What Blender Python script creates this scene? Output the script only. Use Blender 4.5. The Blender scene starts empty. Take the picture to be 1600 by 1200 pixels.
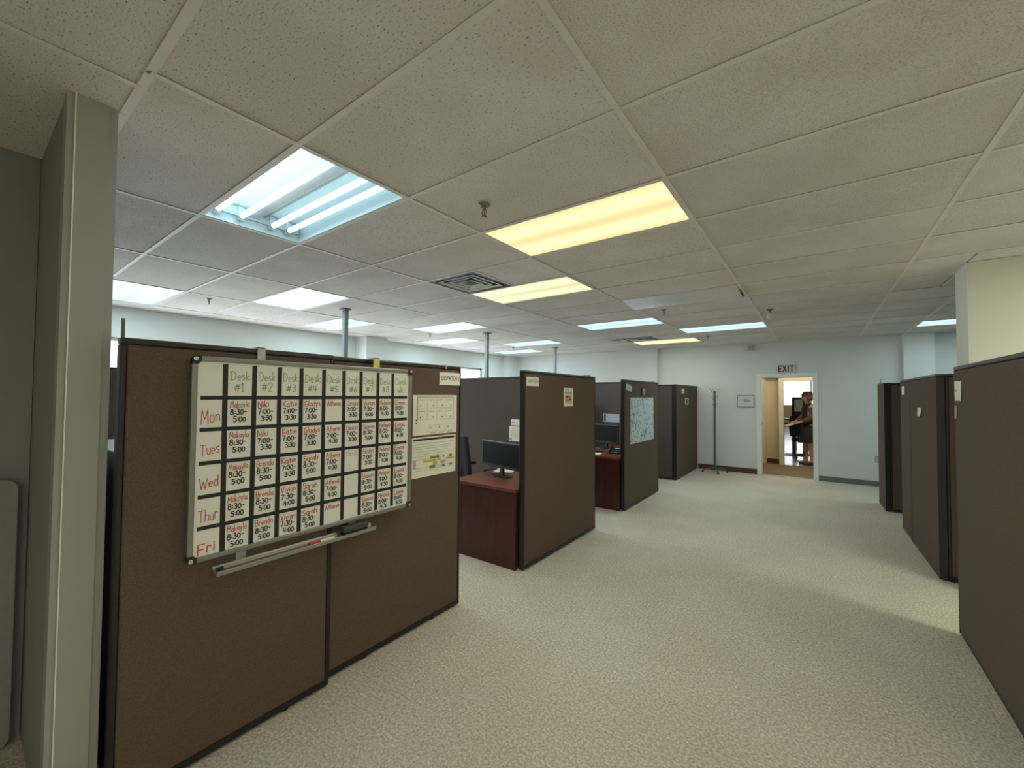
import bpy, bmesh, math, random
from mathutils import Matrix, Vector
random.seed(7)
S = bpy.context.scene
COL = S.collection

# ------------------------------------------------------------------ camera
cam = bpy.data.cameras.new('camera')
cam.sensor_fit = 'HORIZONTAL'; cam.sensor_width = 36.0
cam.lens = 646.18 / 1600 * 36.0
cam.clip_start = 0.02; cam.clip_end = 200
camo = bpy.data.objects.new('camera', cam); COL.objects.link(camo)
YAW, PIT, ROLL = -0.63566757, 0.02679729, 0.00698256
fw = Vector((math.sin(YAW) * math.cos(PIT), math.cos(YAW) * math.cos(PIT), math.sin(PIT)))
r0 = Vector((math.cos(YAW), -math.sin(YAW), 0)); u0 = r0.cross(fw)
rr = math.cos(ROLL) * r0 + math.sin(ROLL) * u0
uu = -math.sin(ROLL) * r0 + math.cos(ROLL) * u0
CAMZ = 1.565
camo.matrix_world = Matrix(((rr.x, uu.x, -fw.x, 0), (rr.y, uu.y, -fw.y, 0), (rr.z, uu.z, -fw.z, CAMZ), (0, 0, 0, 1)))
S.camera = camo

# ------------------------------------------------------------------ world, exposure
w = bpy.data.worlds.new('sky'); S.world = w; w.use_nodes = True
bg = w.node_tree.nodes['Background']
bg.inputs[0].default_value = (0.95, 0.96, 1.0, 1); bg.inputs[1].default_value = 5.0
S.view_settings.view_transform = 'Standard'; S.view_settings.look = 'None'
S.view_settings.gamma = 1.0; S.view_settings.use_curve_mapping = False
S.view_settings.exposure = 0.0
S.cycles.max_bounces = 8; S.cycles.diffuse_bounces = 5
S.cycles.sample_clamp_indirect = 6.0
WARM = (1.25, 1.02, 0.50)             # glow of the lens sheets
COOL = (0.66, 0.98, 1.10)
MIXED = (1.05, 1.02, 0.56)
BACK = (1.2, 1.1, 0.9)  # lens glow of the lights added behind the camera
OPEN = (1.1, 1.8, 2.0)
LAMP = {'bright': (36.0, (0.95, 1.0, 0.86)), 'warm': (10.0, (1.0, 0.93, 0.76)), 'mixed': (10.0, (1.0, 0.97, 0.84)), 'cool': (14.0, (0.78, 0.97, 1.0)), 'open': (10.0, (0.88, 0.98, 1.0)), 'back': (13.0, (1.0, 0.965, 0.87))}   # lamp watts and colour per fixture; bright and back are added fills

# ------------------------------------------------------------------ materials
MATS = {}
def mat(name, col, rough=0.6, metal=0.0, noise=0.0, nscale=40.0, bump=0.0, bscale=None, emit=None, spec=0.5):
    m = bpy.data.materials.new(name); m.use_nodes = True
    nt = m.node_tree; b = nt.nodes['Principled BSDF']
    b.inputs['Base Color'].default_value = (*col, 1); b.inputs['Roughness'].default_value = rough
    b.inputs['Metallic'].default_value = metal
    b.inputs['Specular IOR Level'].default_value = spec
    tc = nt.nodes.new('ShaderNodeTexCoord')
    if noise:
        n = nt.nodes.new('ShaderNodeTexNoise'); n.inputs['Scale'].default_value = nscale; n.inputs['Detail'].default_value = 4
        nt.links.new(tc.outputs['Object'], n.inputs['Vector'])
        r = nt.nodes.new('ShaderNodeValToRGB')
        r.color_ramp.elements[0].position = 0.3; r.color_ramp.elements[1].position = 0.7
        r.color_ramp.elements[0].color = (*[c * (1 - noise) for c in col], 1)
        r.color_ramp.elements[1].color = (*[min(1, c * (1 + noise)) for c in col], 1)
        nt.links.new(n.outputs['Fac'], r.inputs['Fac']); nt.links.new(r.outputs['Color'], b.inputs['Base Color'])
    if bump:
        n2 = nt.nodes.new('ShaderNodeTexNoise'); n2.inputs['Scale'].default_value = bscale or nscale; n2.inputs['Detail'].default_value = 3
        nt.links.new(tc.outputs['Object'], n2.inputs['Vector'])
        bp = nt.nodes.new('ShaderNodeBump'); bp.inputs['Strength'].default_value = bump; bp.inputs['Distance'].default_value = 0.004
        nt.links.new(n2.outputs['Fac'], bp.inputs['Height']); nt.links.new(bp.outputs['Normal'], b.inputs['Normal'])
    if emit:
        b.inputs['Emission Color'].default_value = (*emit, 1); b.inputs['Emission Strength'].default_value = 1
    MATS[name] = m
    return m

def ramp(nt, fac, stops):
    r = nt.nodes.new('ShaderNodeValToRGB')
    e = r.color_ramp.elements
    while len(e) < len(stops): e.new(0.5)
    for el, (p, c) in zip(e, stops): el.position = p; el.color = (*c, 1)
    nt.links.new(fac, r.inputs['Fac']); return r

def mat_carpet():
    m = mat('carpet', (0.5, 0.47, 0.38), 0.95, spec=0.1); nt = m.node_tree; b = nt.nodes['Principled BSDF']
    tc = nt.nodes.new('ShaderNodeTexCoord')
    n = nt.nodes.new('ShaderNodeTexNoise'); n.inputs['Scale'].default_value = 75; n.inputs['Detail'].default_value = 5; n.inputs['Roughness'].default_value = 0.7
    n2 = nt.nodes.new('ShaderNodeTexNoise'); n2.inputs['Scale'].default_value = 1.6; n2.inputs['Detail'].default_value = 3
    nt.links.new(tc.outputs['Object'], n.inputs['Vector']); nt.links.new(tc.outputs['Object'], n2.inputs['Vector'])
    r = ramp(nt, n.outputs['Fac'], [(0.32, (0.36, 0.328, 0.262)), (0.51, (0.63, 0.585, 0.485)), (0.66, (0.86, 0.81, 0.70))])
    r2 = ramp(nt, n2.outputs['Fac'], [(0.35, (0.92, 0.91, 0.89)), (0.65, (1, 1, 1))])
    mx = nt.nodes.new('ShaderNodeMixRGB'); mx.blend_type = 'MULTIPLY'; mx.inputs[0].default_value = 1
    nt.links.new(r.outputs[0], mx.inputs[1]); nt.links.new(r2.outputs[0], mx.inputs[2]); nt.links.new(mx.outputs[0], b.inputs['Base Color'])
    bp = nt.nodes.new('ShaderNodeBump'); bp.inputs['Strength'].default_value = 0.7; bp.inputs['Distance'].default_value = 0.006
    nt.links.new(n.outputs['Fac'], bp.inputs['Height']); nt.links.new(bp.outputs['Normal'], b.inputs['Normal'])
    return m

def mat_tile(name='ceiling_tile', sc=105, dark=0.20, p0=0.30, p1=0.38):
    m = mat(name, (0.62, 0.60, 0.54), 0.9, spec=0.15); nt = m.node_tree; b = nt.nodes['Principled BSDF']
    tc = nt.nodes.new('ShaderNodeTexCoord'); oi = nt.nodes.new('ShaderNodeObjectInfo')
    mp = nt.nodes.new('ShaderNodeMapping'); nt.links.new(tc.outputs['Object'], mp.inputs['Vector'])
    cb = nt.nodes.new('ShaderNodeCombineXYZ'); mu = nt.nodes.new('ShaderNodeMath'); mu.operation = 'MULTIPLY'; mu.inputs[1].default_value = 37
    nt.links.new(oi.outputs['Random'], mu.inputs[0])
    for i in range(3): nt.links.new(mu.outputs[0], cb.inputs[i])
    nt.links.new(cb.outputs[0], mp.inputs['Location'])
    n = nt.nodes.new('ShaderNodeTexNoise'); n.inputs['Scale'].default_value = sc; n.inputs['Detail'].default_value = 2.5; n.inputs['Roughness'].default_value = 0.62
    mp2 = nt.nodes.new('ShaderNodeMapping'); mp2.inputs['Scale'].default_value = (0.75, 1.5, 1)
    nt.links.new(mp.outputs[0], mp2.inputs['Vector']); nt.links.new(mp2.outputs[0], n.inputs['Vector'])
    r = ramp(nt, n.outputs['Fac'], [(p0, (dark, dark * 0.95, dark * 0.87)), (p1, (0.80, 0.775, 0.765)), (0.7, (0.90, 0.875, 0.87))])
    n2 = nt.nodes.new('ShaderNodeTexNoise'); n2.inputs['Scale'].default_value = 2.2; n2.inputs['Detail'].default_value = 3
    nt.links.new(mp.outputs[0], n2.inputs['Vector'])
    r2 = ramp(nt, n2.outputs['Fac'], [(0.35, (0.91, 0.89, 0.87)), (0.65, (1, 1, 1))])
    mx = nt.nodes.new('ShaderNodeMixRGB'); mx.blend_type = 'MULTIPLY'; mx.inputs[0].default_value = 1
    nt.links.new(r.outputs[0], mx.inputs[1]); nt.links.new(r2.outputs[0], mx.inputs[2])
    # tile to tile tone
    r3 = ramp(nt, oi.outputs['Random'], [(0, (0.93, 0.92, 0.90)), (1, (1, 1, 1))])
    mx2 = nt.nodes.new('ShaderNodeMixRGB'); mx2.blend_type = 'MULTIPLY'; mx2.inputs[0].default_value = 1
    nt.links.new(mx.outputs[0], mx2.inputs[1]); nt.links.new(r3.outputs[0], mx2.inputs[2]); nt.links.new(mx2.outputs[0], b.inputs['Base Color'])
    bp = nt.nodes.new('ShaderNodeBump'); bp.inputs['Strength'].default_value = 0.55; bp.inputs['Distance'].default_value = 0.003
    nt.links.new(n.outputs['Fac'], bp.inputs['Height']); nt.links.new(bp.outputs['Normal'], b.inputs['Normal'])
    return m

def mat_lens(name, col):
    m = mat(name, (0.22, 0.22, 0.21), 0.4); nt = m.node_tree; b = nt.nodes['Principled BSDF']
    tc = nt.nodes.new('ShaderNodeTexCoord'); sx = nt.nodes.new('ShaderNodeSeparateXYZ')
    nt.links.new(tc.outputs['Object'], sx.inputs[0])
    # two tube pairs glow behind the prismatic sheet: brightness follows the tubes
    a = nt.nodes.new('ShaderNodeMath'); a.operation = 'MULTIPLY'; a.inputs[1].default_value = 21.0
    c = nt.nodes.new('ShaderNodeMath'); c.operation = 'COSINE'
    nt.links.new(sx.outputs[1], a.inputs[0]); nt.links.new(a.outputs[0], c.inputs[0])
    d = nt.nodes.new('ShaderNodeMath'); d.operation = 'MULTIPLY_ADD'; d.inputs[1].default_value = -0.22; d.inputs[2].default_value = 0.95
    nt.links.new(c.outputs[0], d.inputs[0])
    b.inputs['Emission Color'].default_value = (*col, 1); nt.links.new(d.outputs[0], b.inputs['Emission Strength'])
    return m

def mat_wood(name, c0, c1, rough=0.35):
    m = mat(name, c0, rough); nt = m.node_tree; b = nt.nodes['Principled BSDF']
    tc = nt.nodes.new('ShaderNodeTexCoord'); mp = nt.nodes.new('ShaderNodeMapping'); mp.inputs['Scale'].default_value = (6, 6, 0.8)
    n = nt.nodes.new('ShaderNodeTexNoise'); n.inputs['Scale'].default_value = 6; n.inputs['Detail'].default_value = 6; n.inputs['Distortion'].default_value = 1.2
    nt.links.new(tc.outputs['Object'], mp.inputs[0]); nt.links.new(mp.outputs[0], n.inputs['Vector'])
    r = ramp(nt, n.outputs['Fac'], [(0.3, c0), (0.7, c1)]); nt.links.new(r.outputs[0], b.inputs['Base Color'])
    return m

def mat_map():
    m = mat('street_map', (0.6, 0.7, 0.74), 0.7); nt = m.node_tree; b = nt.nodes['Principled BSDF']
    tc = nt.nodes.new('ShaderNodeTexCoord')
    v = nt.nodes.new('ShaderNodeTexVoronoi'); v.feature = 'DISTANCE_TO_EDGE'; v.inputs['Scale'].default_value = 11
    n = nt.nodes.new('ShaderNodeTexNoise'); n.inputs['Scale'].default_value = 5; n.inputs['Detail'].default_value = 5
    nt.links.new(tc.outputs['Object'], v.inputs['Vector']); nt.links.new(tc.outputs['Object'], n.inputs['Vector'])
    r = ramp(nt, n.outputs['Fac'], [(0.32, (0.30, 0.55, 0.72)), (0.45, (0.62, 0.74, 0.78)), (0.6, (0.70, 0.76, 0.74)), (0.72, (0.50, 0.68, 0.76))])
    r2 = ramp(nt, v.outputs['Distance'], [(0.0, (0.35, 0.42, 0.50)), (0.03, (0.55, 0.62, 0.68)), (0.05, (1, 1, 1))])
    mx = nt.nodes.new('ShaderNodeMixRGB'); mx.blend_type = 'MULTIPLY'; mx.inputs[0].default_value = 1
    nt.links.new(r.outputs[0], mx.inputs[1]); nt.links.new(r2.outputs[0], mx.inputs[2]); nt.links.new(mx.outputs[0], b.inputs['Base Color'])
    return m

def mat_glass(name, tint=(0.95, 0.98, 1.0)):
    m = bpy.data.materials.new(name); m.use_nodes = True; nt = m.node_tree
    nt.nodes.remove(nt.nodes['Principled BSDF']); out = nt.nodes['Material Output']
    t = nt.nodes.new('ShaderNodeBsdfTransparent'); t.inputs[0].default_value = (*tint, 1)
    g = nt.nodes.new('ShaderNodeBsdfGlossy'); g.inputs['Roughness'].default_value = 0.05
    mx = nt.nodes.new('ShaderNodeMixShader'); mx.inputs[0].default_value = 0.06
    nt.links.new(t.outputs[0], mx.inputs[1]); nt.links.new(g.outputs[0], mx.inputs[2]); nt.links.new(mx.outputs[0], out.inputs[0])
    MATS[name] = m; return m

mat_carpet(); mat_tile(); mat_tile('ceiling_tile_fine', 190, 0.52, 0.32, 0.46); mat_map(); mat_glass('window_glass')
mat_lens('lens_warm', WARM); mat_lens('lens_cool', COOL)
mat_lens('lens_mixed', MIXED); mat_lens('lens_back', BACK)
mat('lens_off', (0.80, 0.81, 0.84), 0.3, noise=0.03, nscale=30)
mat('tube', (0.9, 0.9, 0.9), 0.3, emit=OPEN)
mat('tube_bright', (0.9, 0.9, 0.9), 0.3, emit=tuple(c * 2.4 for c in OPEN))
mat('white_enamel', (0.72, 0.76, 0.78), 0.35, noise=0.03, nscale=12)
mat('grey_enamel', (0.33, 0.33, 0.33), 0.4, noise=0.03, nscale=12)
mat('tee', (0.78, 0.77, 0.72), 0.5, noise=0.04, nscale=9)
mat('wall_paint', (0.72, 0.75, 0.74), 0.75, noise=0.02, nscale=3, bump=0.05, bscale=120)
mat('wall_cream', (0.74, 0.76, 0.66), 0.8, noise=0.02, nscale=3, bump=0.05, bscale=120)
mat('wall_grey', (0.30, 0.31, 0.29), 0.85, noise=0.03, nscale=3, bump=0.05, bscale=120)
mat('jamb_paint', (0.37, 0.385, 0.36), 0.55, noise=0.02, nscale=4)
mat('hall_cream', (0.72, 0.63, 0.45), 0.8, noise=0.02, nscale=3)
mat('hall_trim', (0.74, 0.68, 0.54), 0.5, noise=0.02, nscale=5)
mat('door_white', (0.86, 0.88, 0.84), 0.45, noise=0.02, nscale=5)
mat('base_red', (0.115, 0.04, 0.028), 0.4, noise=0.15, nscale=14)
mat('base_grey', (0.16, 0.165, 0.165), 0.5, noise=0.05, nscale=14)
mat('hall_carpet', (0.25, 0.19, 0.11), 0.95, noise=0.2, nscale=80, bump=0.4)
mat('far_floor', (0.52, 0.46, 0.39), 0.22, noise=0.12, nscale=3)
mat('far_wall', (0.42, 0.33, 0.20), 0.7, noise=0.05, nscale=4)
mat('plenum', (0.3, 0.3, 0.3), 0.9, noise=0.02)
mat('fabric', (0.130, 0.095, 0.072), 0.9, noise=0.22, nscale=230, bump=0.35, bscale=300, spec=0.2)
mat('fabric_grey', (0.105, 0.088, 0.076), 0.9, noise=0.22, nscale=230, bump=0.35, bscale=300, spec=0.2)
mat('trim_black', (0.016, 0.013, 0.012), 0.4, noise=0.1, nscale=20)
mat('cap_dark', (0.03, 0.024, 0.02), 0.32, noise=0.1, nscale=20)
mat('board_white', (0.86, 0.87, 0.80), 0.28, noise=0.03, nscale=6)
mat('board_frame', (0.27, 0.265, 0.24), 0.35, metal=0.35, noise=0.04, nscale=14)
mat('tape', (0.012, 0.012, 0.014), 0.5, noise=0.1, nscale=20)
mat('ink_red', (0.55, 0.07, 0.04), 0.6, noise=0.12, nscale=60)
mat('ink_red_pale', (0.62, 0.36, 0.28), 0.6, noise=0.12, nscale=60)
mat('ink_black', (0.02, 0.02, 0.022), 0.6, noise=0.1, nscale=60)
mat('ink_green', (0.17, 0.36, 0.10), 0.6, noise=0.15, nscale=60)
mat('ink_grey', (0.30, 0.30, 0.28), 0.6, noise=0.1, nscale=60)
mat('ink_pale', (0.52, 0.51, 0.44), 0.6, noise=0.1, nscale=60)
mat('ink_orange', (0.65, 0.28, 0.10), 0.6, noise=0.1, nscale=60)
mat('ink_yellow', (0.62, 0.50, 0.06), 0.6, noise=0.1, nscale=60)
mat('ink_olive', (0.22, 0.26, 0.08), 0.6, noise=0.1, nscale=60)
mat('ink_blue', (0.10, 0.17, 0.36), 0.6, noise=0.1, nscale=60)
mat('ink_pink', (0.62, 0.36, 0.32), 0.6, noise=0.1, nscale=60)
mat('paper', (0.84, 0.83, 0.72), 0.8, noise=0.03, nscale=9)
mat('paper_blue', (0.55, 0.66, 0.72), 0.8, noise=0.03, nscale=9)
mat('paper_cream', (0.85, 0.78, 0.58), 0.8, noise=0.03, nscale=9)
mat('note_yellow', (0.70, 0.68, 0.22), 0.7, noise=0.03, nscale=9)
mat('aluminium', (0.42, 0.42, 0.40), 0.35, metal=0.7, noise=0.05, nscale=18)
mat('chrome', (0.62, 0.62, 0.60), 0.22, metal=0.9, noise=0.05, nscale=18)
mat('dark_plastic', (0.02, 0.02, 0.022), 0.35, noise=0.1, nscale=20)
mat('black_fabric', (0.016, 0.016, 0.019), 0.9, noise=0.2, nscale=140)
mat('screen', (0.006, 0.006, 0.007), 0.45, noise=0.1, nscale=4, spec=0.15)
mat('grey_felt', (0.075, 0.078, 0.075), 0.9, noise=0.2, nscale=90)
mat('marker_white', (0.75, 0.74, 0.70), 0.4, noise=0.03, nscale=20)
mat('marker_red', (0.45, 0.03, 0.05), 0.4, noise=0.05, nscale=20)
mat('stick', (0.42, 0.35, 0.26), 0.5, noise=0.12, nscale=18)
mat('vent_dark', (0.022, 0.019, 0.017), 0.5, noise=0.1, nscale=14)
mat('vent_light', (0.86, 0.86, 0.86), 0.35, metal=0.0, noise=0.05, nscale=14)
mat('pole_grey', (0.25, 0.275, 0.285), 0.4, metal=0.3, noise=0.05, nscale=9)
mat('sprinkler_brass', (0.30, 0.27, 0.22), 0.3, metal=0.8, noise=0.1, nscale=30)
mat('rack_grey', (0.14, 0.15, 0.14), 0.4, metal=0.4, noise=0.05, nscale=20)
mat('exit_red', (0.06, 0.006, 0.012), 0.5, noise=0.05, nscale=20)
mat('exit_white', (0.66, 0.64, 0.63), 0.5, noise=0.02, nscale=20)
mat('table_grey', (0.30, 0.31, 0.295), 0.6, noise=0.04, nscale=40, bump=0.1, bscale=140)
mat('rust_stain', (0.32, 0.22, 0.15), 0.9, noise=0.2, nscale=14)
mat('skin', (0.52, 0.30, 0.20), 0.6, noise=0.06, nscale=10)
mat('hair', (0.12, 0.055, 0.03), 0.7, noise=0.3, nscale=60)
mat('vest', (0.014, 0.014, 0.016), 0.85, noise=0.2, nscale=60)
mat('blouse', (0.12, 0.065, 0.045), 0.85, noise=0.15, nscale=60)
mat('skirt', (0.02, 0.02, 0.025), 0.85, noise=0.2, nscale=60)
mat('wall_plate', (0.36, 0.36, 0.34), 0.5, noise=0.03, nscale=20)
mat('photo_print', (0.40, 0.26, 0.22), 0.4, noise=0.5, nscale=24)
mat('pink_print', (0.55, 0.38, 0.36), 0.4, noise=0.4, nscale=30)
mat_wood('mahogany', (0.040, 0.007, 0.004), (0.078, 0.016, 0.008), 0.38)
mat_wood('mahogany_top', (0.135, 0.034, 0.017), (0.20, 0.058, 0.028), 0.33)

# ------------------------------------------------------------------ mesh helpers
class MB:
    def __init__(s): s.v = []; s.f = []
    def add(s, vs, fs):
        o = len(s.v); s.v += [tuple(p) for p in vs]; s.f += [tuple(i + o for i in q) for q in fs]; return s
    def box(s, x0, x1, y0, y1, z0, z1):
        v = [(x, y, z) for z in (z0, z1) for y in (y0, y1) for x in (x0, x1)]
        return s.add(v, [(0, 2, 3, 1), (4, 5, 7, 6), (0, 1, 5, 4), (2, 6, 7, 3), (0, 4, 6, 2), (1, 3, 7, 5)])
    def tube(s, p, q, r, r2=None, n=10, cap=True):
        p = Vector(p); q = Vector(q); d = (q - p).normalized(); r2 = r if r2 is None else r2
        a = d.orthogonal().normalized(); b = d.cross(a)
        vs = [c + rad * (math.cos(2 * math.pi * i / n) * a + math.sin(2 * math.pi * i / n) * b) for c, rad in ((p, r), (q, r2)) for i in range(n)]
        fs = [(i, (i + 1) % n, n + (i + 1) % n, n + i) for i in range(n)]
        if cap: fs += [tuple(reversed(range(n))), tuple(range(n, 2 * n))]
        return s.add(vs, fs)
    def path(s, pts, r, n=8):
        for a, b in zip(pts[:-1], pts[1:]): s.tube(a, b, r, n=n)
        return s
    def lathe(s, c, prof, n=16, sx=1, sy=1):
        vs = [(c[0] + r * sx * math.cos(2 * math.pi * i / n), c[1] + r * sy * math.sin(2 * math.pi * i / n), c[2] + z) for r, z in prof for i in range(n)]
        m = len(prof)
        fs = [(k * n + i, k * n + (i + 1) % n, (k + 1) * n + (i + 1) % n, (k + 1) * n + i) for k in range(m - 1) for i in range(n)]
        fs += [tuple(reversed(range(n))), tuple(range((m - 1) * n, m * n))]
        return s.add(vs, fs)
    def prism(s, pts, z0, z1):
        n = len(pts)
        vs = [(x, y, z0) for x, y in pts] + [(x, y, z1) for x, y in pts]
        return s.add(vs, [tuple(reversed(range(n))), tuple(range(n, 2 * n))] + [(i, (i + 1) % n, n + (i + 1) % n, n + i) for i in range(n)])
    def xf(s, M, start=0):
        s.v = s.v[:start] + [tuple(M @ Vector(p)) for p in s.v[start:]]; return s
    def build(s, name, m, parent=None, bevel=0, smooth=False, kind=None, label=None, origin=None):
        me = bpy.data.meshes.new(name)
        o = bpy.data.objects.new(name, me); COL.objects.link(o)
        off = Vector((0, 0, 0))
        if origin is not None:                      # world coordinates given, object origin moved to `origin`
            off = Vector(origin)
        me.from_pydata([tuple(Vector(p) - off) for p in s.v], [], s.f)
        bm = bmesh.new(); bm.from_mesh(me); bmesh.ops.recalc_face_normals(bm, faces=bm.faces); bm.to_mesh(me); bm.free()
        me.materials.append(MATS[m])
        if smooth:
            for p in me.polygons: p.use_smooth = True
        o.location = off
        if parent is not None:
            o.parent = parent
        if bevel:
            b = o.modifiers.new('bevel', 'BEVEL'); b.width = bevel; b.segments = 2; b.limit_method = 'ANGLE'
        if kind: o['kind'] = kind
        if label: o['label'] = label
        return o

def tag(o, label, cat, group=None):
    o['label'] = label; o['category'] = cat
    if group: o['group'] = group
    return o
def thing(name, label, cat, loc=(0, 0, 0), rz=0, group=None):
    o = bpy.data.objects.new(name, None); COL.objects.link(o)
    o.empty_display_size = 0.1
    o.location = loc; o.rotation_euler = (0, 0, rz)
    return tag(o, label, cat, group)
def B(x0, x1, y0, y1, z0, z1): return MB().box(x0, x1, y0, y1, z0, z1)
def struct(name, mb, m, **k): return mb.build(name, m, kind='structure', **k)

# ------------------------------------------------------------------ room dimensions
CZ = 2.657                      # underside of the ceiling grid
TOP = 2.86
XL, XR, YB, YF = -7.15, 3.6, 9.72, -3.0
TX, TY = 1.2192, 0.6096
X0, Y0 = -0.6017, 0.8763        # grid origin

# floors
struct('floor', B(XL - 0.2, XR + 0.2, YF - 0.2, YB + 0.06, -0.10, 0), 'carpet')
struct('floor_hall', B(-2.2, 1.6, YB + 0.06, 11.50, -0.10, -0.002), 'hall_carpet')
struct('floor_far', B(-6.0, 5.0, 11.50, 26.6, -0.10, -0.002), 'far_floor')
struct('trim_1', B(-0.91, -0.065, YB + 0.02, YB + 0.10, -0.001, 0.006), 'aluminium', bevel=0.002)

# walls
def wall_with_holes(name, axis, pos, th, a0, a1, z0, z1, holes, m):
    mb = MB(); cuts = sorted(holes)
    def bx(u0, u1, w0, w1):
        if u1 - u0 < 1e-4 or w1 - w0 < 1e-4: return
        if axis == 'x': mb.box(pos, pos + th, u0, u1, w0, w1)
        else: mb.box(u0, u1, pos, pos + th, w0, w1)
    u = a0
    for (h0, h1, k0, k1) in cuts:
        bx(u, h0, z0, z1); bx(h0, h1, z0, k0); bx(h0, h1, k1, z1); u = h1
    bx(u, a1, z0, z1)
    return struct(name, mb, m)
WIN = [(0.75, 4.35, 0.95, 2.27), (5.35, 8.40, 0.95, 2.27)]
wall_with_holes('wall_left', 'x', XL - 0.2, 0.2, 0.22, YB, 0, TOP, WIN, 'wall_paint')
wall_with_holes('wall_back', 'y', YB, 0.12, XL - 0.2, XR + 0.2, 0, TOP, [(-0.925, -0.05, 0, 1.965)], 'wall_paint')
struct('wall_right', B(XR, XR + 0.2, YF, YB, 0, TOP), 'wall_cream')
struct('wall_front', B(-3.1, XR + 0.2, YF - 0.2, YF, 0, TOP), 'wall_cream')
struct('wall_middle', B(0.985, XR, 4.85, 5.20, 0, TOP), 'wall_cream')
struct('wall_near', B(XL - 0.2, -2.19, 0.226, 0.355, 0, TOP), 'wall_grey')
struct('wall_recess', B(-3.1, -2.94, YF, 0.224, 0, TOP), 'wall_grey')
# painted end of the near wall: stepped frame profile with a chamfered bead
jb = struct('trim_2', MB().box(-2.25, -2.174, 0.222, 0.2425, 0, TOP).box(-2.25, -2.169, 0.2425, 0.333, 0, TOP).box(-2.25, -2.178, 0.333, 0.359, 0, TOP), 'jamb_paint')
B(-2.172, -2.165, 0.2415, 0.2455, 0, TOP).build('corner_bead', 'door_white', jb, bevel=0.0012)  # white strip paints in the bright highlight along the bead
# pilasters
struct('wall_pilaster_window', B(XL, -6.79, 4.60, 5.06, 0, TOP), 'wall_paint')
struct('wall_pilaster_corner', B(XL, -6.93, 9.25, YB, 0, TOP), 'wall_paint')
struct('wall_pilaster_back', B(-3.36, -2.96, YB - 0.06, YB, 0, TOP), 'wall_paint')
struct('wall_pilaster_right', B(1.185, 1.56, YB - 0.16, YB, 0, TOP), 'wall_paint')
# hall and far room shell
struct('wall_hall_left', B(-2.3, -2.2, YB + 0.12, 11.4, 0, TOP), 'hall_cream')
struct('wall_hall_right', B(1.6, 1.7, YB + 0.12, 11.4, 0, TOP), 'hall_cream')
mb = MB().box(-2.3, -1.06, 11.40, 11.52, 0, TOP).box(-1.06, -0.63, 11.56, 11.66, 0, TOP).box(-1.06, 1.7, 11.40, 11.52, 2.03, TOP).box(0.35, 1.7, 11.40, 11.52, 0, TOP).box(-1.06, -0.98, 11.52, 11.56, 0, TOP).box(-0.70, -0.63, 11.53, 11.56, 0, TOP)
struct('wall_hall', mb, 'hall_cream')
struct('trim_3', B(-1.07, -1.0, 11.375, 11.40, 0, 2.08), 'hall_trim', bevel=0.004)
struct('trim_4', B(-0.72, -0.63, 11.375, 11.53, 0, 2.03), 'hall_trim', bevel=0.004)
struct('trim_5', B(-0.63, 0.35, 11.375, 11.53, 1.93, 2.05), 'hall_trim', bevel=0.004)
struct('baseboard_hall', B(-0.98, -0.70, 11.54, 11.56, 0, 0.11), 'base_red')
struct('ceiling_hall', B(-2.3, 1.7, YB + 0.12, 11.52, 2.45, 2.55), 'hall_cream')
struct('ceiling_far', B(-6.1, 5.1, 11.52, 26.7, 2.62, 2.72), 'wall_paint')
struct('wall_far_left', B(-6.2, -6.0, 11.4, 26.7, 0, TOP), 'wall_cream')
struct('wall_far_right', B(5.0, 5.2, 11.4, 26.7, 0, TOP), 'wall_cream')
struct('wall_far_near', MB().box(-6.1, -2.3, 11.40, 11.52, 0, TOP).box(1.7, 5.1, 11.40, 11.52, 0, TOP), 'wall_cream')
wall_with_holes('wall_far', 'y', 26.4, 0.2, -6.1, 5.1, 0, TOP, [(-4.5, 4.2, 1.1, 2.5)], 'far_wall')
struct('baseboard_far', B(-5.9, 4.9, 26.36, 26.40, 0, 0.2), 'trim_black')
wf = struct('window_3', MB().box(-4.5, 4.2, 26.42, 26.5, 2.45, 2.5).box(-4.5, 4.2, 26.42, 26.5, 1.1, 1.15), 'aluminium')
for i, x in enumerate((-4.45, -2.9, -1.6, -0.25, 1.2, 2.7, 4.15)):
    B(x - 0.035, x + 0.035, 26.42, 26.5, 1.15, 2.45).build('mullion', 'aluminium', wf)
for a, b in ((-4.4, -2.93), (-2.87, -1.63), (-1.57, -0.28), (-0.22, 1.17), (1.23, 2.67), (2.73, 4.12)):
    B(a, b, 26.455, 26.463, 1.15, 2.45).build('pane', 'window_glass', wf)
# unseen lamps added to brighten the hall and far room (flush ceiling panels)
def added_flush_lamp(label, x0, x1, y0, y1, z, col, group=None):
    n = mat('flush_lamp_' + str(len(MATS)), (0.8, 0.8, 0.8), 0.4, emit=col)
    t = thing('ceiling_light', label, 'ceiling light', ((x0 + x1) / 2, (y0 + y1) / 2, z), group=group)
    hx, hy = (x1 - x0) / 2, (y1 - y0) / 2
    MB().box(-hx, hx, -hy, -hy + 0.03, -0.03, 0).box(-hx, hx, hy - 0.03, hy, -0.03, 0).box(-hx, -hx + 0.03, -hy + 0.03, hy - 0.03, -0.03, 0).box(hx - 0.03, hx, -hy + 0.03, hy - 0.03, -0.03, 0).build('frame', 'white_enamel', t)
    B(-hx + 0.03, hx - 0.03, -hy + 0.03, hy - 0.03, -0.024, -0.014).build('lens', list(MATS)[-1], t)
added_flush_lamp('warm flush ceiling light of the short hall behind the exit door', -0.9, 0.3, 10.3, 10.9, 2.45, (9.0, 7.9, 5.9))
added_flush_lamp('long white flush ceiling light in the bright room beyond the hall', -1.6, 0.2, 15.0, 16.2, 2.62, (5, 5, 5))

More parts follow.
